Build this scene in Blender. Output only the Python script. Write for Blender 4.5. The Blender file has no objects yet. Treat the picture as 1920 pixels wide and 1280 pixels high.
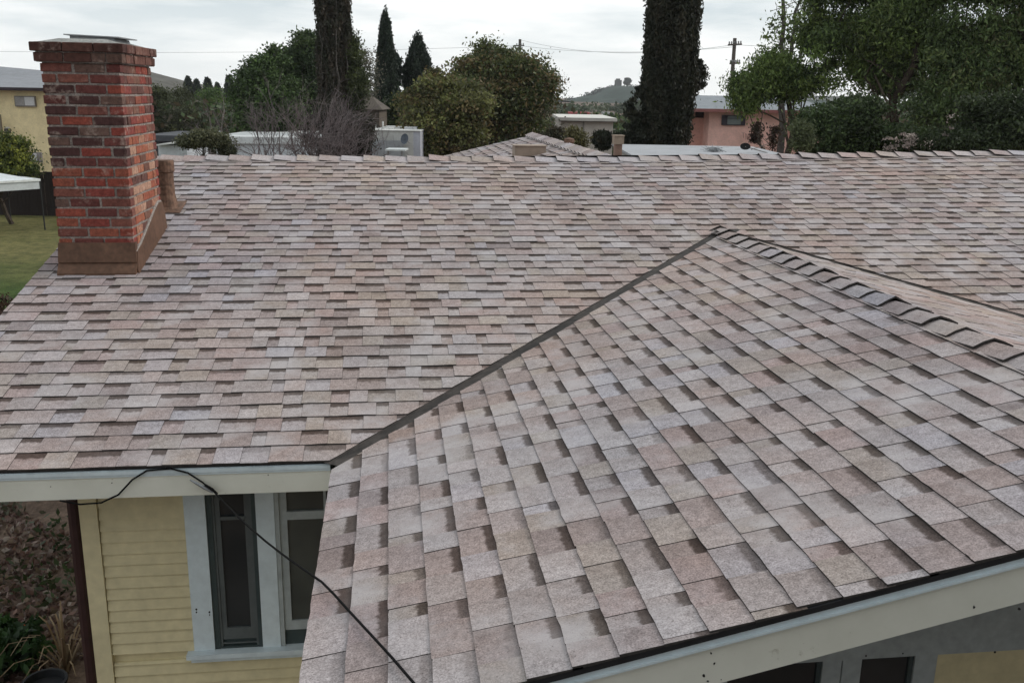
import bpy, math, random
import numpy as np
from mathutils import Vector, Matrix, noise as mnoise
random.seed(7); rng = np.random.default_rng(7)
SC = bpy.context.scene
COL = SC.collection

# ------------------------------------------------------------------ camera
CAM = np.array([0.31047, -4.69735, 1.87199]); PITCH, YAW, ROLL, FPX = 0.25667, -0.12897, 0.01743, 1768.76
def basis():
    fh = np.array([-math.sin(YAW), math.cos(YAW), 0]); rh = np.array([math.cos(YAW), math.sin(YAW), 0]); u = np.array([0, 0, 1.])
    f = fh*math.cos(PITCH) - u*math.sin(PITCH); uu = u*math.cos(PITCH) + fh*math.sin(PITCH)
    return rh*math.cos(ROLL) + uu*math.sin(ROLL), uu*math.cos(ROLL) - rh*math.sin(ROLL), f, rh, fh
RT, UP, FW, RH, FH = basis()
cd = bpy.data.cameras.new('camera'); cam = bpy.data.objects.new('camera', cd); COL.objects.link(cam)
cd.sensor_width = 36.0; cd.lens = 36.0*FPX/1920; cd.clip_start = 0.05; cd.clip_end = 6000
cam.matrix_world = Matrix(((RT[0], UP[0], -FW[0], CAM[0]), (RT[1], UP[1], -FW[1], CAM[1]), (RT[2], UP[2], -FW[2], CAM[2]), (0, 0, 0, 1)))
SC.camera = cam
# ------------------------------------------------------------------ sky, sun, exposure
SUN_EL, SUN_AZ = math.radians(34), math.radians(78)      # azimuth clockwise from +Y
w = bpy.data.worlds.new('World'); SC.world = w; w.use_nodes = True
nt = w.node_tree; N = nt.nodes; LK = nt.links; N.clear()
out = N.new('ShaderNodeOutputWorld'); bg = N.new('ShaderNodeBackground'); bg.inputs[1].default_value = 0.1
sky = N.new('ShaderNodeTexSky'); sky.sky_type = 'NISHITA'; sky.sun_disc = False; sky.sun_elevation = SUN_EL; sky.sun_rotation = SUN_AZ
tc = N.new('ShaderNodeTexCoord'); mp = N.new('ShaderNodeMapping'); mp.inputs['Scale'].default_value = (2.0, 2.0, 11.0)
n1 = N.new('ShaderNodeTexNoise'); n1.inputs['Scale'].default_value = 2.2; n1.inputs['Detail'].default_value = 7; n1.inputs['Roughness'].default_value = .55
cr = N.new('ShaderNodeValToRGB')
cr.color_ramp.elements[0].position = .40; cr.color_ramp.elements[0].color = (6.4, 7.15, 7.5, 1)
cr.color_ramp.elements[1].position = .60; cr.color_ramp.elements[1].color = (9.9, 10.1, 10.1, 1)
mx = N.new('ShaderNodeMix'); mx.data_type = 'RGBA'; mx.inputs[0].default_value = .93
LK.new(tc.outputs['Generated'], mp.inputs[0]); LK.new(mp.outputs[0], n1.inputs[0]); LK.new(n1.outputs['Fac'], cr.inputs[0])
sx = N.new('ShaderNodeSeparateXYZ'); LK.new(tc.outputs['Generated'], sx.inputs[0])
mr = N.new('ShaderNodeMapRange'); mr.inputs[1].default_value = .0; mr.inputs[2].default_value = .085; mr.inputs[3].default_value = .8; mr.inputs[4].default_value = 0.0; LK.new(sx.outputs[2], mr.inputs[0])
hm = N.new('ShaderNodeMix'); hm.data_type = 'RGBA'; LK.new(mr.outputs[0], hm.inputs[0]); LK.new(cr.outputs[0], hm.inputs[6]); hm.inputs[7].default_value = (10.1, 10.25, 10.2, 1)   # pale overcast towards the horizon, all the way round
LK.new(sky.outputs[0], mx.inputs[6]); LK.new(hm.outputs[2], mx.inputs[7]); LK.new(mx.outputs[2], bg.inputs[0]); LK.new(bg.outputs[0], out.inputs[0])
sd = bpy.data.lights.new('sun', 'SUN'); sd.energy = 1.7; sd.angle = math.radians(22); sd.color = (1, .93, .84)
so = bpy.data.objects.new('sun', sd); COL.objects.link(so)
sdir = Vector((math.sin(SUN_AZ)*math.cos(SUN_EL), math.cos(SUN_AZ)*math.cos(SUN_EL), math.sin(SUN_EL)))
sd.color = (1, .96, .91); so.rotation_euler = sdir.to_track_quat('Z', 'Y').to_euler(); so.location = (20, 10, 30)
SC.view_settings.view_transform = 'Standard'; SC.view_settings.look = 'None'; SC.view_settings.exposure = 0.12; SC.view_settings.gamma = 1
SC.view_settings.use_curve_mapping = False

# ------------------------------------------------------------------ helpers
def at(px, py, d):                     # the world point seen at a photo pixel, d metres along the view axis
    return CAM + d*(FW + RT*(px-960)/FPX + UP*(640-py)/FPX)
def onplane(px, py, n, k):
    r = FW + RT*(px-960)/FPX + UP*(640-py)/FPX; n = np.array(n, float)
    return CAM + r*((k - n@CAM)/(n@r))
def project(p):
    d = np.asarray(p) - CAM; z = d@FW
    return 960 + FPX*(d@RT)/z, 640 - FPX*(d@UP)/z
def loc3(px, py, d):                   # lateral, forward, height of that point
    p = at(px, py, d); q = p - CAM
    return q@RH, q@FH, p[2]
def wd(r, f, z): p = CAM + RH*r + FH*f; return (p[0], p[1], z)
GZ = -3.0

def tag(o, label=None, cat=None, group=None, kind=None):
    if label: o['label'] = label
    if cat: o['category'] = cat
    if group: o['group'] = group
    if kind: o['kind'] = kind
    return o
def thing(name, label, cat, loc=(0, 0, 0), group=None):
    o = bpy.data.objects.new(name, None); COL.objects.link(o); o.location = loc; o.empty_display_size = .1
    return tag(o, label, cat, group)
def WORLD(o): return Vector(o.location)      # every part keeps world coordinates, see attach()
def link(name, me, parent=None, mats=()):
    o = bpy.data.objects.new(name, me); COL.objects.link(o)
    for m_ in mats:
        if m_.name not in [x.name for x in me.materials if x]: me.materials.append(m_)
    if parent: attach(o, parent)
    return o
def attach(o, parent):                 # child keeps world coordinates
    o.parent = parent; o.matrix_parent_inverse = Matrix.Translation(-WORLD(parent))
class MB:
    def __init__(s): s.v = []; s.f = []; s.mi = []; s.c = []; s.uv = []
    def face(s, pts, mi=0, col=None, uv=None):
        b = len(s.v); s.v += [tuple(map(float, p)) for p in pts]; s.f.append(tuple(range(b, b+len(pts)))); s.mi.append(mi)
        s.c += [col or (1, 1, 1, 0)]*len(pts); s.uv += list(uv) if uv else [(0, 0)]*len(pts)
    def hexa(s, P, mi=0, col=None):     # 8 points: bottom 0-3 counter-clockwise, top 4-7
        for q in ((3, 2, 1, 0), (4, 5, 6, 7), (0, 1, 5, 4), (1, 2, 6, 5), (2, 3, 7, 6), (3, 0, 4, 7)): s.face([P[i] for i in q], mi, col)
    def box(s, x0, x1, y0, y1, z0, z1, mi=0, col=None, tr=None):
        P = [(x0, y0, z0), (x1, y0, z0), (x1, y1, z0), (x0, y1, z0), (x0, y0, z1), (x1, y0, z1), (x1, y1, z1), (x0, y1, z1)]
        if tr: P = [tr(*p) for p in P]
        s.hexa(P, mi, col)
    def bar(s, a, b, wd_, hg, mi=0, col=None, up=(0, 0, 1)):
        a = Vector(a); b = Vector(b); t = (b-a).normalized(); sd_ = t.cross(Vector(up)).normalized(); u = sd_.cross(t).normalized()
        sd_ *= wd_/2; u *= hg/2
        s.hexa([a-sd_-u, a+sd_-u, b+sd_-u, b-sd_-u, a-sd_+u, a+sd_+u, b+sd_+u, b-sd_+u], mi, col)
    def tube(s, pts, rad, n=8, mi=0, col=None, cap=True):
        pts = [Vector(p) for p in pts]
        if not hasattr(rad, '__len__'): rad = [rad]*len(pts)
        rings = []; prev = None
        for i, p in enumerate(pts):
            t = (pts[min(i+1, len(pts)-1)] - pts[max(i-1, 0)]).normalized()
            a = prev if prev is not None else (Vector((1, 0, 0)) if abs(t.x) < .8 else Vector((0, 1, 0)))
            a = (a - t*a.dot(t)).normalized(); b = t.cross(a); prev = a
            rings.append([p + (a*math.cos(k*2*math.pi/n) + b*math.sin(k*2*math.pi/n))*rad[i] for k in range(n)])
        for i in range(len(rings)-1):
            for k in range(n):
                s.face([rings[i][k], rings[i][(k+1) % n], rings[i+1][(k+1) % n], rings[i+1][k]], mi, col)
        if cap: s.face(rings[0][::-1], mi, col); s.face(rings[-1], mi, col)
    def lathe(s, c, prof, n=16, mi=0, col=None):
        for i in range(len(prof)-1):
            (r0, z0), (r1, z1) = prof[i], prof[i+1]
            for k in range(n):
                a, b = 2*math.pi*k/n, 2*math.pi*(k+1)/n
                s.face([(c[0]+r0*math.cos(a), c[1]+r0*math.sin(a), c[2]+z0), (c[0]+r0*math.cos(b), c[1]+r0*math.sin(b), c[2]+z0),
                        (c[0]+r1*math.cos(b), c[1]+r1*math.sin(b), c[2]+z1), (c[0]+r1*math.cos(a), c[1]+r1*math.sin(a), c[2]+z1)], mi, col)
    def mesh(s, name, origin=None, weld=False):
        me = bpy.data.meshes.new(name); v = np.array(s.v, np.float64)
        if origin is not None: v = v - np.array(origin)
        me.from_pydata(v.tolist(), [], s.f)
        me.polygons.foreach_set('material_index', s.mi)
        ca = me.color_attributes.new('tint', 'FLOAT_COLOR', 'CORNER'); ca.data.foreach_set('color', np.array(s.c, np.float32).ravel())
        ul = me.uv_layers.new(name='UVMap'); ul.data.foreach_set('uv', np.array(s.uv, np.float32).ravel())
        if weld:
            import bmesh
            b = bmesh.new(); b.from_mesh(me); bmesh.ops.remove_doubles(b, verts=b.verts, dist=1e-5); b.to_mesh(me); b.free()
        me.update(); return me
    def build(s, name, mats, parent=None, smooth=False):
        me = s.mesh(name, weld=smooth); mats = mats if isinstance(mats, (list, tuple)) else [mats]
        for m_ in mats: me.materials.append(m_)
        if smooth: me.polygons.foreach_set('use_smooth', [True]*len(me.polygons))
        o = bpy.data.objects.new(name, me); COL.objects.link(o)
        if parent: attach(o, parent)
        return o

# ------------------------------------------------------------------ materials
def nodes(name, rough=.8, spec=.3):
    m_ = bpy.data.materials.new(name); m_.use_nodes = True; t = m_.node_tree; b = t.nodes['Principled BSDF']
    b.inputs['Roughness'].default_value = rough; b.inputs['Specular IOR Level'].default_value = spec
    return m_, t, b
def nd(t, typ, **kw):
    n = t.nodes.new(typ)
    for k, v in kw.items():
        if k.startswith('i_'):
            key = k[2:]; n.inputs[int(key) if key.isdigit() else key.replace('_', ' ')].default_value = v
        else: setattr(n, k, v)
    return n
def noise_n(t, scale, detail=4, rough=.55, vec=None, coord='Object'):
    n = nd(t, 'ShaderNodeTexNoise'); n.inputs['Scale'].default_value = scale; n.inputs['Detail'].default_value = detail; n.inputs['Roughness'].default_value = rough
    if vec is None:
        g = nd(t, 'ShaderNodeNewGeometry'); vec = g.outputs['Position']
    t.links.new(vec, n.inputs[0]); return n.outputs['Fac']
def ramp(t, fac, p0, c0, p1, c1):
    r = nd(t, 'ShaderNodeValToRGB'); e = r.color_ramp.elements
    e[0].position = p0; e[0].color = (*c0, 1) if len(c0) == 3 else c0; e[1].position = p1; e[1].color = (*c1, 1) if len(c1) == 3 else c1
    t.links.new(fac, r.inputs[0]); return r.outputs[0]
def mul(t, a, b, fac=1.0, mode='MULTIPLY'):
    x = nd(t, 'ShaderNodeMix', data_type='RGBA', blend_type=mode)
    if isinstance(fac, float): x.inputs[0].default_value = fac
    else: t.links.new(fac, x.inputs[0])
    for s_, v in ((6, a), (7, b)):
        if isinstance(v, tuple): x.inputs[s_].default_value = (*v, 1)
        else: t.links.new(v, x.inputs[s_])
    return x.outputs[2]
def bump(t, b, h, st=.3, dist=.01):
    n = nd(t, 'ShaderNodeBump'); n.inputs['Strength'].default_value = st; n.inputs['Distance'].default_value = dist
    t.links.new(h, n.inputs['Height']); t.links.new(n.outputs[0], b.inputs['Normal'])
def plain(name, col, rough=.7, sc=6., amt=.25, spec=.3, sc2=None, metal=0., bmp=0.):
    m_, t, b = nodes(name, rough, spec); b.inputs['Metallic'].default_value = metal
    f = noise_n(t, sc, 6, .65); lo = tuple(max(0, 1-amt) for _ in range(3)); hi = tuple(1+amt*.6 for _ in range(3))
    c = mul(t, col, ramp(t, f, .3, lo, .7, hi))
    if sc2:
        f2 = noise_n(t, sc2, 3, .5); c = mul(t, c, ramp(t, f2, .3, lo, .7, hi))
    t.links.new(c, b.inputs['Base Color'])
    if bmp: bump(t, b, f, bmp)
    return m_
M = {}
def shingle_mat(name):
    m_, t, b = nodes(name, .93, .15)
    at_ = nd(t, 'ShaderNodeAttribute', attribute_name='tint'); uv = nd(t, 'ShaderNodeUVMap')
    sp = nd(t, 'ShaderNodeSeparateXYZ'); t.links.new(uv.outputs[0], sp.inputs[0])
    g = noise_n(t, 150, 3, .75); g2 = noise_n(t, 34, 5, .7); g3 = noise_n(t, 1.1, 3, .5)
    c = mul(t, at_.outputs['Color'], ramp(t, g, .32, (.56, .55, .54), .70, (1.38, 1.37, 1.36)))
    c = mul(t, c, ramp(t, g2, .3, (.74, .72, .71), .7, (1.18, 1.17, 1.16)))
    c = mul(t, c, ramp(t, g3, .3, (1.06, .98, .92), .7, (.94, .98, 1.03)))
    w1 = noise_n(t, 2.6, 5, .6); w2 = ramp(t, w1, .50, (0, 0, 0), .70, (.75, .75, .75)); c = mul(t, c, (.42, .392, .397), fac=w2, mode='MIX')   # pale weathered patches running across the tabs
    w3 = noise_n(t, 1.9, 6, .65, vec=nd(t, 'ShaderNodeTexCoord').outputs['Object']); c = mul(t, c, ramp(t, w3, .34, (.80, .77, .75), .52, (1, 1, 1)))
    # the printed dark band at the head of a recessed tab, with a gritty worn edge
    e = nd(t, 'ShaderNodeMath', operation='MULTIPLY_ADD'); t.links.new(g2, e.inputs[0]); e.inputs[1].default_value = -.30; e.inputs[2].default_value = .15
    e0 = nd(t, 'ShaderNodeMath', operation='MULTIPLY_ADD'); t.links.new(g, e0.inputs[0]); e0.inputs[1].default_value = .25; t.links.new(e.outputs[0], e0.inputs[2])
    e2 = nd(t, 'ShaderNodeMath', operation='ADD'); t.links.new(sp.outputs[1], e2.inputs[0]); t.links.new(e0.outputs[0], e2.inputs[1])
    r = ramp(t, e2.outputs[0], .80, (0, 0, 0), .90, (1, 1, 1))
    k = nd(t, 'ShaderNodeMath', operation='MULTIPLY'); t.links.new(r, k.inputs[0]); t.links.new(at_.outputs['Alpha'], k.inputs[1])
    c = mul(t, c, (.30, .27, .25), fac=k.outputs[0])
    # worn specks where the asphalt shows
    s1 = noise_n(t, 95, 3, .8); c = mul(t, c, ramp(t, s1, .30, (.45, .42, .4), .40, (1, 1, 1)))
    t.links.new(c, b.inputs['Base Color']); bump(t, b, g, .35, .004)
    return m_
M['shingle'] = shingle_mat('asphalt_shingle')
M['asphalt_edge'] = plain('asphalt_shingle_edge', (.045, .04, .037), .95, 60, .3)
M['felt'] = plain('roofing_felt', (.03, .028, .027), .95, 8, .3)
M['valley'] = plain('valley_metal', (.048, .040, .035), .75, 24, .55, .25, 5)
M['drip'] = plain('drip_edge_metal', (.02, .02, .022), .6, 12, .3)
m_, t, b = nodes('cream_painted_wood', .55, .35)
c = mul(t, (.66, .65, .575), ramp(t, noise_n(t, 2.6, 5, .6), .3, (.88, .88, .86), .7, (1.05, 1.05, 1.05))); c = mul(t, c, ramp(t, noise_n(t, 11, 6, .75), .24, (.55, .52, .46), .36, (1, 1, 1))); c = mul(t, c, ramp(t, noise_n(t, 55, 3, .6), .22, (.5, .46, .4), .28, (1, 1, 1)))
t.links.new(c, b.inputs['Base Color']); M['cream'] = m_
M['trimblue'] = plain('pale_blue_grey_paint', (.58, .65, .68), .5, 4., .07, .4, 25)
M['trimgrey_and_shade'] = plain('grey_paint_and_trim_shade', (.36, .39, .39), .55, 3., .14, .35, 18)  # main window's own grey; on the wing, gable shade put into the colour
M['siding'] = plain('yellow_painted_siding', (.60, .52, .32), .55, 2.6, .10, .35, 16)
M['corner'] = plain('yellow_painted_board', (.62, .545, .345), .5, 3, .10, .35, 16)
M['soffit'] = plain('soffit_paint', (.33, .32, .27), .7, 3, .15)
M['screen'] = plain('dark_window_screen_frame', (.045, .06, .06), .5, 9, .2)
M['sashgrey'] = plain('weathered_sash_paint', (.095, .105, .105), .6, 8, .2)
M['downspout'] = plain('maroon_painted_metal', (.036, .015, .014), .5, 9, .3)
M['cable'] = plain('black_cable_rubber', (.008, .008, .008), .8, 9, .2, .1)
M['galv'] = plain('galvanised_metal', (.30, .31, .32), .45, 14, .25, .5, None, .6)
m_, t, b = nodes('window_glass', .04, .5); t.links.new(ramp(t, noise_n(t, 1.5, 3), .3, (.016, .019, .021), .7, (.034, .038, .040)), b.inputs['Base Color']); M['glass'] = m_
m_, t, b = nodes('glass_before_a_drawn_blind', .05, .5); t.links.new(ramp(t, noise_n(t, 2.2, 3), .3, (.045, .05, .045), .7, (.085, .09, .08)), b.inputs['Base Color']); M['glass_curtain'] = m_
def brick_mat():
    m_, t, b = nodes('old_brick', .88, .2)
    oi = nd(t, 'ShaderNodeObjectInfo'); f = noise_n(t, 28, 6, .7); f2 = noise_n(t, 7.5, 5, .7); f3 = noise_n(t, 130, 3, .6)
    c = mul(t, oi.outputs['Color'], ramp(t, f, .28, (.45, .43, .42), .72, (1.35, 1.33, 1.3)))
    c = mul(t, c, ramp(t, f3, .3, (.75, .75, .75), .7, (1.2, 1.2, 1.2)))
    k = ramp(t, f2, .55, (0, 0, 0), .66, (.7, .7, .7)); k2 = ramp(t, f, .42, (0, 0, 0), .60, (1, 1, 1))
    kk = nd(t, 'ShaderNodeMath', operation='MULTIPLY'); t.links.new(k, kk.inputs[0]); t.links.new(k2, kk.inputs[1])
    c = mul(t, c, (.40, .32, .27), fac=kk.outputs[0], mode='MIX')
    t.links.new(c, b.inputs['Base Color']); bump(t, b, f, .55, .008); return m_
M['brick'] = brick_mat()
M['mortar'] = plain('old_mortar', (.29, .25, .225), .95, 22, .45, .2, 90, 0., .5)
M['flash'] = plain('brown_painted_flashing', (.125, .068, .044), .6, 5, .25, .2, 30)
M['cement'] = plain('weathered_cement', (.30, .30, .285), .9, 14, .35, .2, 60)
M['ventbrown'] = plain('rusty_brown_pipe', (.17, .095, .062), .7, 9, .45, .3, 30)
def foliage_mat(name, rough=.55, trans=.3):
    m_, t, b = nodes(name, rough, .25); a = nd(t, 'ShaderNodeAttribute', attribute_name='tint')
    t.links.new(a.outputs['Color'], b.inputs['Base Color'])
    tr = nd(t, 'ShaderNodeBsdfTranslucent'); t.links.new(a.outputs['Color'], tr.inputs[0])
    ms = nd(t, 'ShaderNodeMixShader'); ms.inputs[0].default_value = trans
    o_ = t.nodes['Material Output']; t.links.new(b.outputs[0], ms.inputs[1]); t.links.new(tr.outputs[0], ms.inputs[2]); t.links.new(ms.outputs[0], o_.inputs[0]); return m_
M['leaf'] = foliage_mat('foliage')
M['bark'] = plain('bark', (.075, .058, .045), .9, 9, .5, .1, 40, 0., .6)
M['barkgrey'] = plain('grey_bark', (.13, .115, .105), .9, 9, .4, .1, 40)
M['twig'] = plain('purple_grey_twigs', (.16, .13, .13), .9, 3, .35)
def simple_attr(name, rough=.8):
    m_, t, b = nodes(name, rough, .25); a = nd(t, 'ShaderNodeAttribute', attribute_name='tint')
    f = noise_n(t, 2.2, 5, .6); f2 = noise_n(t, 14, 4, .6)
    c = mul(t, a.outputs['Color'], ramp(t, f, .3, (.86, .85, .84), .7, (1.08, 1.08, 1.08))); c = mul(t, c, ramp(t, f2, .3, (.9, .9, .9), .7, (1.08, 1.08, 1.08)))
    t.links.new(c, b.inputs['Base Color']); return m_
M['paint'] = simple_attr('weathered_paint')

# ------------------------------------------------------------------ the ground
def ground_mat():
    m_, t, b = nodes('yard_earth', .95, .1)
    a = noise_n(t, .22, 5, .6); b2 = noise_n(t, 2.6, 6, .7); c3 = noise_n(t, 17, 5, .7)
    c = ramp(t, a, .35, (.11, .078, .062), .65, (.165, .125, .10))
    c = mul(t, c, ramp(t, b2, .3, (.55, .52, .5), .7, (1.4, 1.35, 1.3))); c = mul(t, c, ramp(t, c3, .3, (.6, .6, .6), .7, (1.3, 1.3, 1.3)))
    t.links.new(c, b.inputs['Base Color']); bump(t, b, c3, .5, .05); return m_
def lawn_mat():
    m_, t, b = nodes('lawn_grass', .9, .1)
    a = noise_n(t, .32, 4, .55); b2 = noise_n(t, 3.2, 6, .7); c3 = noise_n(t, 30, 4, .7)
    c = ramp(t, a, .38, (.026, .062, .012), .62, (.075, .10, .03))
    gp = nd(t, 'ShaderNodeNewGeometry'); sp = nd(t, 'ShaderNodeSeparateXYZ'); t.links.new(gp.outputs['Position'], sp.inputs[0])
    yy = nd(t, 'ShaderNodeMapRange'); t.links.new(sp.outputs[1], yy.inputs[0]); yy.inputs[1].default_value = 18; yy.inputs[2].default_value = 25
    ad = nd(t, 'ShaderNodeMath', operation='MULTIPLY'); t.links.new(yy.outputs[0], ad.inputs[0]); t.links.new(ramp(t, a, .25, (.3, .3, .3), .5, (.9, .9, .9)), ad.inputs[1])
    c = mul(t, c, (.155, .14, .06), fac=ad.outputs[0], mode='MIX')      # turns tan towards the far end
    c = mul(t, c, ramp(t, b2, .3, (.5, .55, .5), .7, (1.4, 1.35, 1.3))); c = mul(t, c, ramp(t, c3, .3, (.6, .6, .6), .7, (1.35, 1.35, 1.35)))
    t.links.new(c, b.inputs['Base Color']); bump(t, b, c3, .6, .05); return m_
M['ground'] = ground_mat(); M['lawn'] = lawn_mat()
g = MB(); R0 = 1250
ring = [0, 6, 15, 40, 120, 400, 1200, R0]
for i in range(len(ring)-1):
    for k in range(48):
        a0, a1 = 2*math.pi*k/48, 2*math.pi*(k+1)/48
        P = [(ring[i]*math.cos(a0), ring[i]*math.sin(a0), GZ), (ring[i+1]*math.cos(a0), ring[i+1]*math.sin(a0), GZ), (ring[i+1]*math.cos(a1), ring[i+1]*math.sin(a1), GZ), (ring[i]*math.cos(a1), ring[i]*math.sin(a1), GZ)]
        g.face(P if i else [P[0], P[1], P[2]])
o = g.build('ground', M['ground']); tag(o, kind='structure')
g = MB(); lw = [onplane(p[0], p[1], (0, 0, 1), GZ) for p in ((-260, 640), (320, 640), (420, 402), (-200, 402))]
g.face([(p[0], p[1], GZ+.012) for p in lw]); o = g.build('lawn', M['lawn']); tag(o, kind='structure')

# ------------------------------------------------------------------ the house: roof surfaces
m, mw, W, D, G, LR = .22003, .22955, 3.18415, 5.62059, 2.2247, 2.257
YV = mw*W/m; RX = 9.2; EXP = .143
_zx = np.array([-2.3, -1.9, .1, 2.4, 4.26, 5.8, 7.5, 9.2]); _zz = np.array([1.16, 1.163, 1.172, 1.183, 1.222, 1.262, 1.302, 1.34])
def zmain(x, y):
    mr = np.interp(x, _zx, _zz)/D
    q = min(1., max(0., y/D)); return y*(m - (m-mr)*q*q)
cm, cw = 1/math.sqrt(1+m*m), 1/math.sqrt(1+mw*mw)
def S_main(u, s, h): y = s*cm; return (u, y - m*cm*h, zmain(u, y) + cm*h)
def S_wl(u, s, h): x = s*cw; return (x - mw*cw*h, u, mw*x + cw*h)
def S_wr(u, s, h): x = s*cw; return (2*W - x + mw*cw*h, u, mw*x + cw*h)
XB, WB, ZB, MB_ = 2.74, 3.2, 1.185, .24; cb = 1/math.sqrt(1+MB_*MB_)
def S_bl(u, s, h): x = XB - WB + s*cb; return (x - MB_*cb*h, u, ZB - MB_*(XB-x) + cb*h)
def S_br(u, s, h): x = XB + WB - s*cb; return (x + MB_*cb*h, u, ZB - MB_*(x-XB) + cb*h)

house = thing('house', 'yellow clapboard house with a weathered brownish grey shingle roof and brick chimney', 'house', (0, 1.5, GZ))
# roof deck, one mesh, a few millimetres under the shingles
dk = MB()
def deckgrid(S, u0, u1, s0, s1, nu, ns, ok, th=.02):
    for i in range(nu):
        for j in range(ns):
            ua, ub = u0+(u1-u0)*i/nu, u0+(u1-u0)*(i+1)/nu; sa, sb = s0+(s1-s0)*j/ns, s0+(s1-s0)*(j+1)/ns
            if ok(ua, ub, sa, sb): dk.face([S(ua, sa, -.004), S(ub, sa, -.004), S(ub, sb, -.004), S(ua, sb, -.004)])
deckgrid(S_main, -LR, RX, 0, D/cm, 46, 24, lambda *a: True)
sW = W/cw
for S, sg in ((S_wl, 1), (S_wr, -1)):      # triangle-ended wing planes up to the valley
    for j in range(16):
        sa, sb = sW*j/16, sW*(j+1)/16; ya, yb = YV*j/16, YV*(j+1)/16
        dk.face([S(-G, sa, -.003), S(ya, sa, -.003), S(yb, sb, -.003), S(-G, sb, -.003)])
for S in (S_bl, S_br): dk.face([S(D+.12, 0, -.004), S(11.75, 0, -.004), S(11.75, WB/cb, -.004), S(D+.12, WB/cb, -.004)])
dk.face([(-LR, D, zmain(-LR, D)-.004), (RX, D, zmain(RX, D)-.004), (RX, 2*D, 0), (-LR, 2*D, 0)])
roof = dk.build('roof', M['felt'], house)

PAL = [((.345, .295, .275), 5), ((.385, .342, .325), 5), ((.36, .325, .293), 5), ((.41, .385, .375), 3.5), ((.385, .368, .375), 2.6), ((.315, .275, .262), 2.4), ((.37, .308, .29), 2.4), ((.365, .335, .322), 4)]
pw = np.array([p[1] for p in PAL]); pw = pw/pw.sum()
def tint(x, y, raised):
    c = np.array(PAL[rng.choice(len(PAL), p=pw)][0])*np.array([.935, .92, .95]); v = rng.normal(1, .05)
    n = mnoise.noise(Vector((x*.35, y*.35, 3.3))); n2 = mnoise.noise(Vector((x*.9+7, y*.9, 1.3)))
    c = c*v*(1 + .05*n2); c = c*np.array([1+.03*n, 1+.012*n, 1-.05*n])
    if raised: c = c*1.03
    return c
def clip(poly, a, b, c):                    # keep a*u + b*s + c >= 0 ; poly of (u, s)
    o_ = []
    for i in range(len(poly)):
        p, q = poly[i], poly[(i+1) % len(poly)]; dp, dq = a*p[0]+b*p[1]+c, a*q[0]+b*q[1]+c
        if dp >= 0: o_.append(p)
        if dp*dq < 0: k = dp/(dp-dq); o_.append((p[0]+(q[0]-p[0])*k, p[1]+(q[1]-p[1])*k))
    return o_
PIECES = []
def courses(S, u0, u1, smax, clipf, wob=.5, skip=None, dens=1.0, s_off=-.012):
    n = int(math.ceil(smax/EXP))
    for k in range(n):
        s0 = k*EXP + (s_off if k == 0 else 0); s1 = min((k+1)*EXP + .028, smax)
        if s1 - s0 < .03: continue
        u = u0 - rng.uniform(0, .25); raised = bool(k % 2); row = rng.normal(0, .0015)
        while u < u1:
            wdt = rng.choice([.10, .13, .165, .19, .22, .15], p=[.12, .2, .22, .2, .1, .16])*rng.uniform(.93, 1.07)/dens if raised else rng.choice([.07, .1, .135, .165, .2])*rng.uniform(.93, 1.07)/dens
            a, bq = max(u, u0), min(u+wdt, u1); u += wdt
            r_, raised = raised, not raised
            if bq - a < .012: continue
            if skip and skip((a+bq)/2, s0, s1): continue
            gp = .0018 if r_ else -.0008
            a += gp; bq -= gp
            j = [rng.normal(0, .0012) for _ in range(4)]
            base = s0 + row + .0016*mnoise.noise(Vector((a*1.1, k*5.7, .2)))*wob*2
            poly = [(a + (bq-a)*i/3, base + j[i]) for i in range(4)] + [(bq, s1), (a, s1)]
            poly = clipf(poly) if clipf else poly
            if len(poly) < 3: continue
            hb = (.0112 if r_ else .0088) + abs(rng.normal(0, .0010)); ht = .0042 if r_ else .0022
            lift = abs(rng.normal(0, .0025)) if rng.random() < .16 else 0
            sideL = rng.random()
            PIECES.append((S, poly, s0, s1, hb, ht, lift, (a, bq), r_))
def emit(mb, pc, origin=(0, 0, 0)):
    S, poly, s0, s1, hb, ht, lift, (a, bq), r_ = pc
    um = sum(p[0] for p in poly)/len(poly); sm = sum(p[1] for p in poly)/len(poly); pm = S(um, sm, 0)
    c = tint(pm[0], pm[1], r_); col = (c[0], c[1], c[2], 0. if r_ else float(rng.choice([1., .9, .75, .35], p=[.5, .2, .2, .1])))
    H = lambda p: hb + (ht-hb)*(p[1]-s0)/(s1-s0) + lift*max(0, 1-(p[1]-s0)/.07)*(p[0]-a)/max(.02, bq-a)
    T = [S(p[0], p[1], H(p)) for p in poly]; B = [S(p[0], p[1], -.001) for p in poly]
    mb.face(T, 0, col, [((p[0]-a)/.2, (p[1]-s0)/EXP) for p in poly])
    for i in range(len(poly)):
        j = (i+1) % len(poly)
        if poly[i][1] > s1-1e-4 and poly[j][1] > s1-1e-4: continue
        mb.face([B[i], B[j], T[j], T[i]], 1)
    return pm
kv = YV/W
def clip_main(poly):
    um = sum(p[0] for p in poly)/len(poly)
    if um < -.3 or um > 2*W+.3: return poly
    if um < W: return clip(poly, -kv, cm, -.022)              # y - kv*x - off >= 0
    return clip(poly, kv, cm, -kv*2*W - .085)
def skip_ch(u, s0, s1):
    y = (s0+s1)/2*cm; return -2.06 < u < -1.62 and 2.6 < y < 3.3
def skip_w(u, s0, s1):
    y = s1*cm; return 0 < u < 2*W and y < kv*min(u, 2*W-u) - .1
courses(S_main, -LR-.02, RX, D/cm, clip_main, dens=.98, skip=lambda u, a, b_: skip_ch(u, a, b_) or skip_w(u, a, b_))
courses(S_wl, -G-.015, YV, sW, lambda p: clip(p, -1, kv*cw, -.125), wob=.7, dens=.86)
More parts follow.
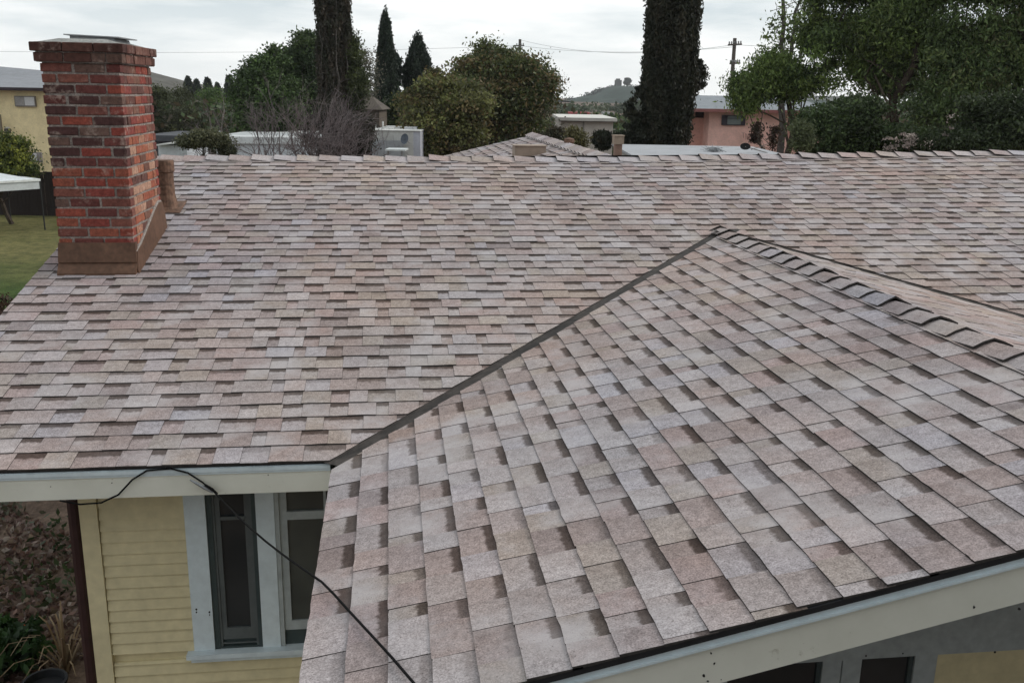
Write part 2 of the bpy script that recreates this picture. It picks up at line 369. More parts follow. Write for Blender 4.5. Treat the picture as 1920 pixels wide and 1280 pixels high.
courses(S_wr, -G-.015, YV, sW, lambda p: clip(p, -1, kv*cw, -.04), wob=.7, dens=.86)
courses(S_bl, D+.15, 11.75, WB/cb, None, dens=.8)
def pix_area(pc):
    S, poly = pc[0], pc[1]
    P = [project(S(p[0], p[1], .01)) for p in poly]
    cx, cy = sum(p[0] for p in P)/len(P), sum(p[1] for p in P)/len(P)
    if not (0 < cx < 1920 and 0 < cy < 1280): return 0
    if S is S_wr or S is S_bl: return 0
    return abs(sum(P[i][0]*P[(i+1) % len(P)][1] - P[(i+1) % len(P)][0]*P[i][1] for i in range(len(P))))/2
areas = [pix_area(p) for p in PIECES]; order = sorted(range(len(PIECES)), key=lambda i: -areas[i]); top = set(order[:300])
rest = MB(); i_s = 0
for i, pc in enumerate(PIECES):
    if i in top:
        mb = MB(); pm = emit(mb, pc); me = mb.mesh('shingle', origin=pm); me.materials.append(M['shingle']); me.materials.append(M['asphalt_edge'])
        o = bpy.data.objects.new('shingle', me); COL.objects.link(o); o.location = pm; attach(o, roof)
    else: emit(rest, pc)
o = rest.build('shingle_field', [M['shingle'], M['asphalt_edge']], roof); tag(o, kind='stuff')

# ridge caps -------------------------------------------------------
def ridge_cap(P0, P1, dn_l, dn_r, half, h0, h1, th, ed=-.012):
    """one bent cap piece from its raised butt P0 to its tail P1; dn_l and dn_r run down the two slopes"""
    mb = MB(); P0, P1 = Vector(P0), Vector(P1); L, Rr = Vector(dn_l), Vector(dn_r); Z = Vector((0, 0, 1))
    offs = [(L, 1.0, ed), (L, .5, ed*.15), (None, 0, .004), (Rr, .5, ed*.15), (Rr, 1.0, ed)]
    wv = [random.gauss(0, .003) for _ in range(5)]
    sec = []
    for (P, h, kk) in ((P0, h0, 1), (P0*.5+P1*.5, h0*.55+h1*.45, .3), (P1, h1, 0)):
        sec.append([P + (d*half*q if d is not None else Vector((0, 0, 0))) + Z*(h + dz + wv[i]*kk) for i, (d, q, dz) in enumerate(offs)])
    c = tint(P0[0], P0[1], True)*1.08; col = (c[0], c[1], c[2], 0)
    for a_, b_ in ((0, 1), (1, 2)):
        for i in range(4):
            mb.face([sec[a_][i], sec[a_][i+1], sec[b_][i+1], sec[b_][i]], 0, col)
            mb.face([sec[b_][i]-Z*th, sec[b_][i+1]-Z*th, sec[a_][i+1]-Z*th, sec[a_][i]-Z*th], 1)
        for i in (0, 4): mb.face([sec[a_][i]-Z*th, sec[b_][i]-Z*th, sec[b_][i], sec[a_][i]][::1 if i else -1], 1)
    for i in range(4): mb.face([sec[0][i]-Z*th, sec[0][i+1]-Z*th, sec[0][i+1], sec[0][i]], 1)
    me = mb.mesh('ridge_cap_shingle', origin=tuple(P0)); me.materials.append(M['shingle']); me.materials.append(M['asphalt_edge'])
    o = bpy.data.objects.new('ridge_cap_shingle', me); COL.objects.link(o); o.location = P0; attach(o, roof); return o
x = -LR-.02; i = 0
while x < RX-.2:
    z0, z1 = zmain(x, D), zmain(x+.3, D); q = random.uniform(-.004, .004)
    ridge_cap((x, D, z0+q), (x+.30, D, z1), (0, -cm, -m*cm), (0, cm, -m*cm), .13, .040+random.uniform(-.008, .008), .014, .008)
    x += .23
y = -G-.02
while y < YV+.06:
    y1 = y+.31
    ridge_cap((W, y, mw*W), (W, min(y1, YV+.18), mw*W), (-cw, 0, -mw*cw), (cw, 0, -mw*cw), .108, .040+random.uniform(-.003, .004), .013, .011, -.017)
    y += .232
y = D+.12
while y < 11.6:
    ridge_cap((XB, y+.30, ZB+.0), (XB, y, ZB), (-cb, 0, -MB_*cb), (cb, 0, -MB_*cb), .13, .045, .014, .013); y += .25

# valley flashing ---------------------------------------------------
def valley(sgn):
    mb = MB(); n = 24
    for i in range(n):
        def P(t, side, off, h):
            xx, yy = W*t, YV*t
            if side == 'm':   # towards the main roof
                p = S_main(xx - off*.72, (yy + off*.70)/cm, h)
            else: p = S_wl(yy - off*.70, (xx + off*.72)/cw, h)
            return p if sgn > 0 else (2*W - p[0], p[1], p[2])
        t0, t1 = max(0.0, i/n), (i+1)/n
        if i == 0: t0 = -.012
        prof = [('m', .16, .001), ('m', .014, .0035), ('m', .0, .012), ('w', .012, .006), ('w', .20, .001)]
        for a_, b_ in zip(prof[:-1], prof[1:]):
            q = [P(t0, *a_), P(t1, *a_), P(t1, *b_), P(t0, *b_)]
            mb.face(q if sgn < 0 else q[::-1])
    return mb.build('valley_flashing', M['valley'], roof, smooth=False)
valley(1); valley(-1)
# eave and rake edges ------------------------------------------------
def strip(name, mat, pts, parent=house): mb = MB(); [mb.hexa(p) for p in pts]; return mb.build(name, mat, parent)
mb = MB(); mb.box(-LR-.012, -.004, -.004, .05, -.012, -.0045); mb.build('drip_edge', M['drip'], house)
mb = MB(); mb.box(-LR, -.03, .0, .022, -.056, -.0185); mb.box(-LR, -.03, -.006, .0, -.042, -.022); mb.build('eave_moulding', M['trimblue'], house)
mb = MB(); mb.box(-LR+.002, -.03, .006, .03, -.172, -.057); mb.build('fascia_board', M['cream'], house)
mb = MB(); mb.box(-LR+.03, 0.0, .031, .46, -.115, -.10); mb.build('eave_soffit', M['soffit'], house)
def rake(x0, x1, y0, y1, zt0, zt1, sl):         # a sheared board along the gable edge
    z = lambda xx: sl(xx)
    return [(x0, y0, z(x0)+zt0), (x1, y0, z(x1)+zt0), (x1, y1, z(x1)+zt0), (x0, y1, z(x0)+zt0), (x0, y0, z(x0)+zt1), (x1, y0, z(x1)+zt1), (x1, y1, z(x1)+zt1), (x0, y1, z(x0)+zt1)]
for a_, b_ in ((-.02, W), (W, 2*W+.02)):
    sl = (lambda xx: mw*xx) if b_ <= W else (lambda xx: mw*(2*W-xx))
    strip('drip_edge', M['drip'], [rake(a_, b_, -G-.010, -G+.06, -.024, -.004, sl)])
    strip('rake_moulding', M['trimblue'], [rake(a_, b_, -G+.002, -G+.03, -.062, -.0245, sl), rake(a_, b_, -G-.006, -G+.002, -.058, -.050, sl)])
    strip('rake_board', M['cream'], [rake(a_, b_, -G+.008, -G+.034, -.200, -.0625, sl)])
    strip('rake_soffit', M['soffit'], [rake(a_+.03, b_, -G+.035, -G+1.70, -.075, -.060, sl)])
strip('rake_board', M['cream'], [[(-LR+.01, 0.0, -.16), (-LR+.03, 0.0, -.16), (-LR+.03, D, zmain(-LR, D)-.18), (-LR+.01, D, zmain(-LR, D)-.18), (-LR+.01, 0.0, -.02), (-LR+.03, 0.0, -.02), (-LR+.03, D, zmain(-LR, D)-.03), (-LR+.01, D, zmain(-LR, D)-.03)]])
mb = MB(); mb.hexa([(.010, -G+.02, -.15), (.03, -G+.02, -.15), (.03, 0, -.15), (.010, 0, -.15), (.010, -G+.02, -.03), (.03, -G+.02, -.03), (.03, 0, -.03), (.010, 0, -.03)]); mb.build('fascia_board', M['cream'], house)

# walls --------------------------------------------------------------
YW = .45
mb = MB()
mb.box(-1.43, 9.0, YW+.012, YW+.10, GZ, -.1, 0)      # sheathing behind the boards, main wall (the wing covers it past x = .4)
mb.box(-1.43, -1.35, YW+.1, 10.8, GZ, -.1, 0)
mb.box(9.0, 9.1, YW, 10.8, GZ, .0, 0); mb.box(-1.43, 9.1, 10.8, 10.9, GZ, -.05, 0)
wall = mb.build('wall', M['siding'], house)
# the window opening is backed by a dark room, so cut the sheathing visually by a room box set in front of it is not needed: panes sit proud of it
def boards(x0, x1, y, z0, z1, parent, face=-1, e=.0715):
    z = z0; k = 0
    meshes = {}
    while z < z1-.01:
        h = min(e, z1-z)
        key = round(h, 4)
        if key not in meshes:
            b_ = MB(); yf, yb = -.021, .0
            b_.hexa([(x0, yf, 0), (x1, yf, 0), (x1, .012, 0), (x0, .012, 0), (x0, -.004, h+.001), (x1, -.004, h+.001), (x1, .012, h+.001), (x0, .012, h+.001)])
            me = b_.mesh('siding_board'); me.materials.append(M['siding']); meshes[key] = me
        o = bpy.data.objects.new('siding_board', meshes[key]); COL.objects.link(o)
        o.location = (0, y + random.uniform(-.0006, .0006), z + random.uniform(-.0012, .0012)); attach(o, parent); z += e
boards(-1.352, -.889, YW, -1.345, -.10, wall)
boards(-1.352, .42, YW, GZ+.15, -1.41, wall)
mb = MB(); mb.box(-1.447, -1.355, YW-.028, YW+.012, GZ, -.11); mb.box(-1.452, -1.4475, YW-.026, YW+.08, GZ, -.11); mb.build('corner_board', M['corner'], house)
mb = MB(); mb.tube([(-1.502, YW+.06, GZ+.1), (-1.500, YW+.06, -.14)], .042, 10); mb.build('downspout', M['downspout'], house)
# window pair in the main wall
yv = YW-.028
win = MB(); win.box(-.735, .169, YW+.0092, YW+.0118, -1.345, -.10); window = win.build('window', M['screen'], house)
for xa, xb in ((-.886, -.768), (-.490, -.386), (.17, .28)): mb = MB(); mb.box(xa, xb, yv, YW+.009, -1.345, -.10); mb.build('casing', M['trimblue'], window)
mb = MB(); mb.box(-.925, .33, YW-.075, YW+.01, -1.375, -1.346); mb.build('sill', M['trimblue'], window)
mb = MB(); mb.box(-.905, .31, YW-.045, YW+.005, -1.412, -1.3765); mb.build('apron', M['trimblue'], window)
def sash(x0, x1, z0, z1, mat, y, fw, rail_b, meet=None, mh=.03, muntin=None, depth=.025, gl='glass'):
    b_ = MB(); b_.box(x0, x0+fw, y, y+depth, z0, z1); b_.box(x1-fw, x1, y, y+depth, z0, z1); b_.box(x0+fw, x1-fw, y, y+depth, z0, z0+rail_b); b_.box(x0+fw, x1-fw, y, y+depth, z1-.04, z1)
    if meet: b_.box(x0+fw, x1-fw, y-.006, y+depth-.006, meet, meet+mh)
    if muntin: b_.box(muntin-.007, muntin+.007, y, y+depth-.004, meet+mh, z1-.04)
    b_.build('sash', mat, window)
    g_ = MB(); g_.box(x0+fw*.5, x1-fw*.5, y+.012, y+.018, z0+.01, z1-.01); g_.build('pane', M[gl], window)
# left light: dark screen frame with the grey sash deep behind it
b_ = MB(); b_.box(-.767, -.735, YW-.018, YW+.012, -1.345, -.10); b_.box(-.515, -.491, YW-.018, YW+.012, -1.345, -.10); b_.box(-.735, -.515, YW-.016, YW+.012, -1.345, -1.333); b_.build('screen_frame', M['screen'], window)
b_ = MB(); b_.box(-.735, -.515, YW-.011, YW-.008, -1.318, -1.309); b_.box(-.735, -.722, YW-.012, YW-.002, -1.333, -.10); b_.box(-.528, -.515, YW-.012, YW-.002, -1.333, -.10); b_.build('screen_bead', M['sashgrey'], window)
sash(-.721, -.529, -1.29, -.10, M['sashgrey'], YW-.006, .028, .075, -.52, .02, None, .014)
# right light: pale frame, meeting rail and a muntin above it
b_ = MB(); b_.box(-.385, -.36, YW-.024, YW+.012, -1.345, -.10); b_.box(.15, .169, YW-.024, YW+.012, -1.345, -.10); b_.build('jamb', M['trimgrey_and_shade'], window)
sash(-.359, .149, -1.245, -.10, M['trimgrey_and_shade'], YW-.012, .042, .06, -.53, .05, -.10, .02, 'glass_curtain')
b_ = MB(); b_.box(-.359, .149, YW-.002, YW+.013, -1.345, -1.246); b_.build('sill_recess', M['screen'], window)

# gable wall of the front wing
GY = -G+1.70
mb = MB(); mb.face([(.42, GY+.012, GZ), (2*W-.42, GY+.012, GZ), (2*W-.42, GY+.012, mw*.42-.08), (W, GY+.012, mw*W-.08), (.42, GY+.012, mw*.42-.08)])
mb.face([(.42, -G+.30, GZ), (.42, -G+.30, .0), (.42, YW, .0), (.42, YW, GZ)]); mb.face([(2*W-.42, -G+.30, GZ), (2*W-.42, YW, GZ), (2*W-.42, YW, .0), (2*W-.42, -G+.30, .0)])   # side walls of the recessed front
gw = mb.build('wing_wall', M['siding'], house)
def fz(x): return mw*min(x, 2*W-x) - .078
HZ = float(onplane(1700, 1230, (0, 1, 0), GY-.03)[2])
mb = MB()
for k in range(12):
    xa, xb = .40+(2*W-.8)*k/12, .40+(2*W-.8)*(k+1)/12
    if fz(xb) < HZ and fz(xa) < HZ: continue
    mb.hexa([(xa, GY-.03, min(HZ, fz(xa)-.001)), (xb, GY-.03, min(HZ, fz(xb)-.001)), (xb, GY+.011, min(HZ, fz(xb)-.001)), (xa, GY+.011, min(HZ, fz(xa)-.001)), (xa, GY-.03, fz(xa)), (xb, GY-.03, fz(xb)), (xb, GY+.011, fz(xb)), (xa, GY+.011, fz(xa))])
mb.build('frieze_panel', M['trimgrey_and_shade'], house)
wb = MB()
gx = [onplane(p, 1255, (0, 1, 0), GY-.02)[0] for p in (1541, 1577, 1613, 1712, 1753)]
wb.box(gx[0]-.52, gx[3], GY+.0045, GY+.0075, HZ-1.1, HZ-.004); w2 = wb.build('window', M['screen'], house)
for xa, xb, yo in ((gx[0], gx[1]-.003, .024), (gx[1]+.003, gx[2], .026), (gx[3], gx[4], .026), (gx[0]-.62, gx[0]-.52, .024)): b_ = MB(); b_.box(xa, xb, GY-yo, GY+.004, HZ-1.1, HZ-.002); b_.build('casing', M['trimgrey_and_shade'], w2)  # darker than the main window trim: shade under the gable painted in
for xa, xb in ((gx[0]-.52, gx[0]), (gx[2], gx[3])):
    b_ = MB(); b_.box(xa+.002, xb-.002, GY-.006, GY+.004, HZ-1.1, HZ-.004); b_.build('pane', M['glass'], w2)
    b_ = MB(); b_.box(xb-.028, xb-.004, GY-.018, GY-.007, HZ-1.1, HZ-.004); b_.build('screen_frame', M['screen'], w2)
b_ = MB(); b_.box(gx[0]-.65, gx[4]+.03, GY-.05, GY+.01, HZ-1.14, HZ-1.101); b_.build('sill', M['trimgrey_and_shade'], w2)
def boards_g(x0, x1, z0, z1):
    me = None; z = z0
    while z < z1-.02:
        if me is None:
            b_ = MB(); b_.hexa([(x0, -.016, 0), (x1, -.016, 0), (x1, .012, 0), (x0, .012, 0), (x0, -.006, .0755), (x1, -.006, .0755), (x1, .012, .0755), (x0, .012, .0755)]); me = b_.mesh('siding_board'); me.materials.append(M['siding'])
        o = bpy.data.objects.new('siding_board', me); COL.objects.link(o); o.location = (0, GY, z+random.uniform(-.001, .001)); attach(o, gw); z += .0715
boards_g(gx[4]+.002, 2*W-.43, HZ-1.0, HZ-.01)

# nail heads, holes and rust spots on the painted boards
nh = MB()
def spot(px, py, y, r_):
    c = onplane(px, py, (0, 1, 0), y); n_ = 7; rr = [r_*random.uniform(.6, 1.3) for _ in range(n_)]
    F_ = [(c[0]+rr[k]*math.cos(2*math.pi*k/n_), y-.0012, c[2]+rr[k]*1.3*math.sin(2*math.pi*k/n_)) for k in range(n_)]; nh.face(F_)
    for k in range(n_): a_, b_ = F_[k], F_[(k+1) % n_]; nh.face([a_, b_, (b_[0], y+.004, b_[2]), (a_[0], y+.004, a_[2])])
for px, py, r_ in ((1333, 1224, .003), (1339, 1243, .0035), (1320, 1265, .0045), (1327, 1276, .003), (1352, 1273, .002), (1826, 1137, .004), (1912, 1141, .004)): spot(px, py, -G+.008, r_)
for px, py, r_ in ((503, 890, .003), (210, 905, .003), (95, 912, .0025)): spot(px, py, .006, r_)
for px, py in ((368, 1142), (393, 1147)): spot(px, py, YW-.028, .0055); spot(px, py+5, YW-.028, .0045)
for px, py in ((1624, 1228), (1693, 1224), (1866, 1222)): spot(px, py, GY-.03, .005)
o = nh.build('nail_holes', M['felt'], house); tag(o, kind='stuff')
# ------------------------------------------------------------------ chimney (part of the house)
CX0, CX1, CY0, CY1 = -2.100, -1.575, 2.50, 3.41; CZ = 2.030
mb = MB(); mb.box(CX0+.008, CX1-.008, CY0+.008, CY1-.008, .35, CZ); mb.box(CX0-.02, CX1+.02, CY0-.02, CY1+.02, CZ, CZ+.135)
chim = mb.build('chimney', M['mortar'], house)
def brick_mesh(L, H, Dp, seed):
    r = random.Random(seed); b_ = MB(); c = .004
    def J(): return r.uniform(-.0022, .0022)
    x, y, z = L/2, Dp/2, H/2
    ring_ = lambda zz, ins: [(-x+ins+J(), -y+ins+J(), zz+J()*.6), (0+J(), -y+ins+J(), zz+J()*.6), (x-ins+J(), -y+ins+J(), zz+J()*.6), (x-ins+J(), y-ins+J(), zz), (0+J(), y-ins+J(), zz), (-x+ins+J(), y-ins+J(), zz)]
    rs = [ring_(-z, c), ring_(-z+c, 0), ring_(z-c, 0), ring_(z, c)]
    for a_, d_ in zip(rs[:-1], rs[1:]):
        for i in range(6): b_.face([a_[i], a_[(i+1) % 6], d_[(i+1) % 6], d_[i]])
    b_.face(rs[0][::-1]); b_.face(rs[-1])
    me = b_.mesh('brick'); me.materials.append(M['brick']); return me
BM = {}
def brick(cx, cy, cz, L, H, Dp, rz, col):
    k = (round(L, 3), round(H, 3), round(Dp, 3), random.randrange(3))
    if k not in BM: BM[k] = brick_mesh(L, H, Dp, hash(k) & 0xffff)
    o = bpy.data.objects.new('brick', BM[k]); COL.objects.link(o)
    o.location = (cx + random.gauss(0, .0012), cy + random.gauss(0, .0012), cz + random.gauss(0, .0008)); o.rotation_euler = (random.gauss(0, .006), random.gauss(0, .006), rz + random.gauss(0, .006) + random.choice((0, math.pi)))
    o.color = (*col, 1); attach(o, chim); return o
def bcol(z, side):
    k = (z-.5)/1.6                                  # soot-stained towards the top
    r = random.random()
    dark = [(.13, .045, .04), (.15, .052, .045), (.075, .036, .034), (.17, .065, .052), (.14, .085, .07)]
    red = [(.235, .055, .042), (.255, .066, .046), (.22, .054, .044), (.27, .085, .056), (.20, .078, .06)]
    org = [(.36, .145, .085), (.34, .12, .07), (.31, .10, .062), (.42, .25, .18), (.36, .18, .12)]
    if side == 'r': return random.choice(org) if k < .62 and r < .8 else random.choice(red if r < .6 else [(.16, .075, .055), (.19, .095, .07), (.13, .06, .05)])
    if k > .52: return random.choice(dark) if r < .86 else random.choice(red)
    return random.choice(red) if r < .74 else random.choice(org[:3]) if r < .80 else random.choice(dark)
CH = .0722; BH = .0570
n = 22; z0 = CZ - n*CH
LF = CX1-CX0; LS = CY1-CY0
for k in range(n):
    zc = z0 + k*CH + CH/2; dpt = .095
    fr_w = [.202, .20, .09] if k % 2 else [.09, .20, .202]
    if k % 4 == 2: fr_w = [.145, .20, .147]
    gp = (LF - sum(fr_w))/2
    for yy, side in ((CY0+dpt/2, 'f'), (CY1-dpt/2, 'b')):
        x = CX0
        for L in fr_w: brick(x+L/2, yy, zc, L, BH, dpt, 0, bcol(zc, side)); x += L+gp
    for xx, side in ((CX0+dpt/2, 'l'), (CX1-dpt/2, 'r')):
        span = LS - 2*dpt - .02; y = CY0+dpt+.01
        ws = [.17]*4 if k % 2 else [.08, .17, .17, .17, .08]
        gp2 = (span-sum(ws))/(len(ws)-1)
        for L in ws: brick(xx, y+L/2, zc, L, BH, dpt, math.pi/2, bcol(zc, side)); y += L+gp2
for j, (pr, zz) in enumerate(((.030, CZ+.034), (.046, CZ+.103))):
    x0, x1, y0, y1 = CX0-pr, CX1+pr, CY0-pr, CY1+pr; dpt = .1; bh = .061
    fr_w = [.2, .19, .095, .11] if j == 0 else [.21, .205, .2]
    gp = (x1-x0-sum(fr_w))/(len(fr_w)-1)
    if gp < .004: s_ = (x1-x0-.006*(len(fr_w)-1))/sum(fr_w); fr_w = [q*s_ for q in fr_w]; gp = .006
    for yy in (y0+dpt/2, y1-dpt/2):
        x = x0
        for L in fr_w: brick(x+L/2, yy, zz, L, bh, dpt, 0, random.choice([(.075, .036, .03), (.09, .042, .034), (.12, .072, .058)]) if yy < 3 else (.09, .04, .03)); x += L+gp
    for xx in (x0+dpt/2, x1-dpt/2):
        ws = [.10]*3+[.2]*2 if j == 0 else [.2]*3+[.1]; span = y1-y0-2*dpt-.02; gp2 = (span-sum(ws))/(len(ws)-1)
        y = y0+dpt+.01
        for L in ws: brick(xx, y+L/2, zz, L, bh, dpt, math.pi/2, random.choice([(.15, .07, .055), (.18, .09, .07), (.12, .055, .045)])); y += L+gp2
mb = MB(); a_ = CZ+.137; x0, x1, y0, y1 = CX0-.046, CX1+.046, CY0-.046, CY1+.046
ins = .15; zt = a_+.028
mb.hexa([(x0+.01, y0+.01, a_-.01), (x1-.01, y0+.01, a_-.01), (x1-.01, y1-.01, a_-.01), (x0+.01, y1-.01, a_-.01), (x0+ins, y0+ins, zt), (x1-ins, y0+ins, zt), (x1-ins, y1-ins, zt), (x0+ins, y1-ins, zt)])
mb.build('cement_crown', M['cement'], chim)
mb = MB(); mb.hexa([(-1.955, 2.72, zt-.01), (-1.64, 2.70, zt-.01), (-1.64, 3.12, zt-.01), (-1.95, 3.12, zt-.01), (-1.955, 2.72, zt+.025), (-1.65, 2.70, zt+.012), (-1.65, 3.12, zt+.016), (-1.95, 3.12, zt+.03)])
mb.hexa([(-1.985, 2.68, zt+.026), (-1.60, 2.66, zt+.013), (-1.60, 3.16, zt+.018), (-1.98, 3.16, zt+.031), (-1.985, 2.68, zt+.034), (-1.60, 2.66, zt+.021), (-1.60, 3.16, zt+.026), (-1.98, 3.16, zt+.039)])
mb.build('flue_cover', M['galv'], chim)
# brown flashing: counter-flashing and apron at the front, a raked wing up the right side
zf = lambda y: zmain(-1.6, y)
mb = MB(); mb.hexa([(CX0-.012, CY0-.035, .625), (CX1+.014, CY0-.035, .625), (CX1+.01, CY0+.05, .625), (CX0-.012, CY0+.05, .625), (CX0-.008, CY0-.006, .765), (CX1+.008, CY0-.006, .765), (CX1+.008, CY0+.05, .765), (CX0-.008, CY0+.05, .765)])
mb.build('counter_flashing', M['flash'], chim)
mb = MB(); yA = CY0-.075
mb.hexa([(CX0-.014, yA, zf(yA)+.004), (CX1+.012, yA, zf(yA)+.004), (CX1+.012, CY0+.02, zf(CY0)), (CX0-.014, CY0+.02, zf(CY0)), (CX0-.014, yA, zf(yA)+.022), (CX1+.012, yA, zf(yA)+.022), (CX1+.012, CY0-.012, .632), (CX0-.014, CY0-.012, .632)])
mb.hexa([(CX0-.012, CY0-.022, .56), (CX1+.010, CY0-.022, .56), (CX1+.010, CY0+.02, .56), (CX0-.012, CY0+.02, .56), (CX0-.012, CY0-.022, .634), (CX1+.010, CY0-.022, .634), (CX1+.010, CY0+.02, .634), (CX0-.012, CY0+.02, .634)])
mb.build('apron_flashing', M['flash'], chim)
mb = MB(); pr = []
ys = [CY0-.035, CY0+.0, 2.65, 2.82, 2.98, 3.14, 3.28, 3.38, 3.44]
tops = [.58, .70, .735, .80, .865, .93, .975, .97, .89]
for i in range(len(ys)-1):
    a_, d_ = ys[i], ys[i+1]; ta, td = tops[i], tops[i+1]
    xo = lambda y: CX1+.030; xi = CX1+.006
    mb.hexa([(xi, a_, zf(a_)), (xo(a_), a_, zf(a_)+.004), (xo(d_), d_, zf(d_)+.004), (xi, d_, zf(d_)), (xi, a_, ta), (xi+.012, a_, ta-.004), (xi+.012, d_, td-.004), (xi, d_, td)])
mb.build('side_flashing', M['flash'], chim)
mb = MB()
for i in range(len(ys)-3):
    a_, d_ = ys[i+1], ys[i+2]; ta, td = tops[i+1], tops[i+2]
    mb.hexa([(CX1-.004, a_, ta-.002), (CX1+.014, a_, ta-.002), (CX1+.014, d_, td-.002), (CX1-.004, d_, td-.002), (CX1-.004, a_, ta+.012), (CX1+.006, a_, ta+.010), (CX1+.006, d_, td+.010), (CX1-.004, d_, td+.012)])
mb.build('mortar_fillet', M['mortar'], chim)
# brown vent pipe behind the chimney
pz = zmain(-1.655, 3.95)
mb = MB(); mb.lathe((-1.655, 3.95, 0), [(.0, pz+.42), (.085, pz+.42), (.088, pz+.40), (.088, pz+.32), (.078, pz+.312), (.076, pz+.20), (.079, pz+.19), (.079, pz+.04), (.078, pz-.05)], 20)
vp = mb.build('vent_pipe', M['ventbrown'], house, smooth=False)
mb = MB(); mb.lathe((-1.655, 3.95, 0), [(.081, pz+.12), (.10, pz+.02), (.125, pz-.02)], 20); mb.box(-1.80, -1.51, 3.78, 4.1, 0, .006, tr=lambda x, y, z: (x, y, zmain(x, y)+.014+z)); mb.build('pipe_boot', M['ventbrown'], vp)

# ------------------------------------------------------------------ overhead cable clipped along the eave and lying on the wing roof
cp = [onplane(p[0], p[1], (0, 1, 0), -.014) for p in ((112, 938), (150, 945), (190, 942), (222, 927), (248, 899), (275, 882), (320, 878), (352, 886), (380, 904), (402, 922))]
a_ = np.array(cp[-1]); e_ = onplane(600, 1086, (-mw, 0, 1), .018)
mid = [a_ + (e_-a_)*t_ + np.array([0, 0, -.10*4*t_*(1-t_)*.35]) for t_ in (.12, .25, .4, .55, .7, .85)]
rp = [onplane(p[0], p[1], (-mw, 0, 1), .021) for p in ((603, 1090), (625, 1112), (652, 1142), (690, 1183), (735, 1232), (790, 1296), (830, 1345))]
mb = MB(); mb.tube(cp + mid + rp, .0048, 8)
cbl = mb.build('cable', M['cable'], smooth=True); tag(cbl, 'black cable looping over the eave fascia and across the front wing shingles', 'cable')
mb = MB(); mb.tube([onplane(p[0], p[1], (0, 1, 0), -.026) for p in ((356, 899), (368, 905), (384, 914), (400, 923))], [.004, .008, .010, .005], 8)
mb.tube([onplane(p[0], p[1], (0, 1, 0), -.03) for p in ((384, 908), (398, 917), (408, 925))], [.006, .008, .004], 8, 1)
o = mb.build('splice', [M['galv'], M['cable']], cbl)

# roof vents on the rear wing -----------------------------------------
def rear_z(x): return ZB - MB_*abs(XB-x)
p = onplane(993, 280, (0, 1, 0), 8.2)
mb = MB(); zz = rear_z(p[0]); mb.box(p[0]-.21, p[0]+.21, 8.1, 8.4, zz-.10, p[2]+.045); mb.box(p[0]-.225, p[0]+.225, 8.08, 8.42, p[2]+.045, p[2]+.055)
o = mb.build('box_vent', plain('tan_vent_paint', (.30, .23, .18), .6, 8, .2), house)
q = onplane(1158, 284, (0, 1, 0), 7.2)
mb = MB(); mb.box(q[0]-.045, q[0]+.045, 7.15, 7.25, .9, q[2]+.17); fl = mb.build('flue_pipe', plain('terracotta_flue', (.27, .17, .13), .8, 12, .35), house)
mb = MB(); mb.box(q[0]-.06, q[0]+.06, 7.13, 7.27, q[2]+.09, q[2]+.19); mb.box(q[0]-.068, q[0]+.068, 7.12, 7.28, q[2]+.19, q[2]+.202); mb.build('flue_cap', plain('tan_flue_cap', (.33, .25, .19), .7, 12, .3), fl)
q = onplane(1067, 277, (0, 1, 0), 8.5)
mb = MB(); mb.lathe((q[0], 8.5, q[2]), [(.10, -.12), (.075, .0), (.06, .05), (.075, .08), (.07, .12), (.0, .14)], 10); mb.build('roof_jack', M['ventbrown'], house)

# ------------------------------------------------------------------ vegetation generators
def leaf_mesh(name, ctr, size, cols, elong=1.7, updown=0.0, out_dir=None):
    n = len(ctr); d = rng.normal(size=(n, 3)); d[:, 2] += updown
    d /= np.linalg.norm(d, axis=1, keepdims=True)+1e-9
    e = rng.normal(size=(n, 3)); e -= d*(e*d).sum(1, keepdims=True); e /= np.linalg.norm(e, axis=1, keepdims=True)+1e-9
    s = size*rng.uniform(.6, 1.35, (n, 1)); L = d*s*elong/2; Wd = e*s/2
    V = np.stack([ctr-L, ctr+Wd*.9-L*.1, ctr+L, ctr-Wd*.9-L*.1], 1).reshape(-1, 3)
    me = bpy.data.meshes.new(name); me.vertices.add(4*n); me.vertices.foreach_set('co', V.astype(np.float32).ravel())
    me.loops.add(4*n); me.loops.foreach_set('vertex_index', np.arange(4*n, dtype=np.int32)); me.polygons.add(n)
    me.polygons.foreach_set('loop_start', np.arange(0, 4*n, 4, dtype=np.int32)); me.polygons.foreach_set('loop_total', np.full(n, 4, np.int32))
    c4 = np.concatenate([cols, np.ones((n, 1))], 1); ca = me.color_attributes.new('tint', 'FLOAT_COLOR', 'POINT')
    ca.data.foreach_set('color', np.repeat(c4, 4, 0).astype(np.float32).ravel()); me.update(calc_edges=True); me.validate(); return me
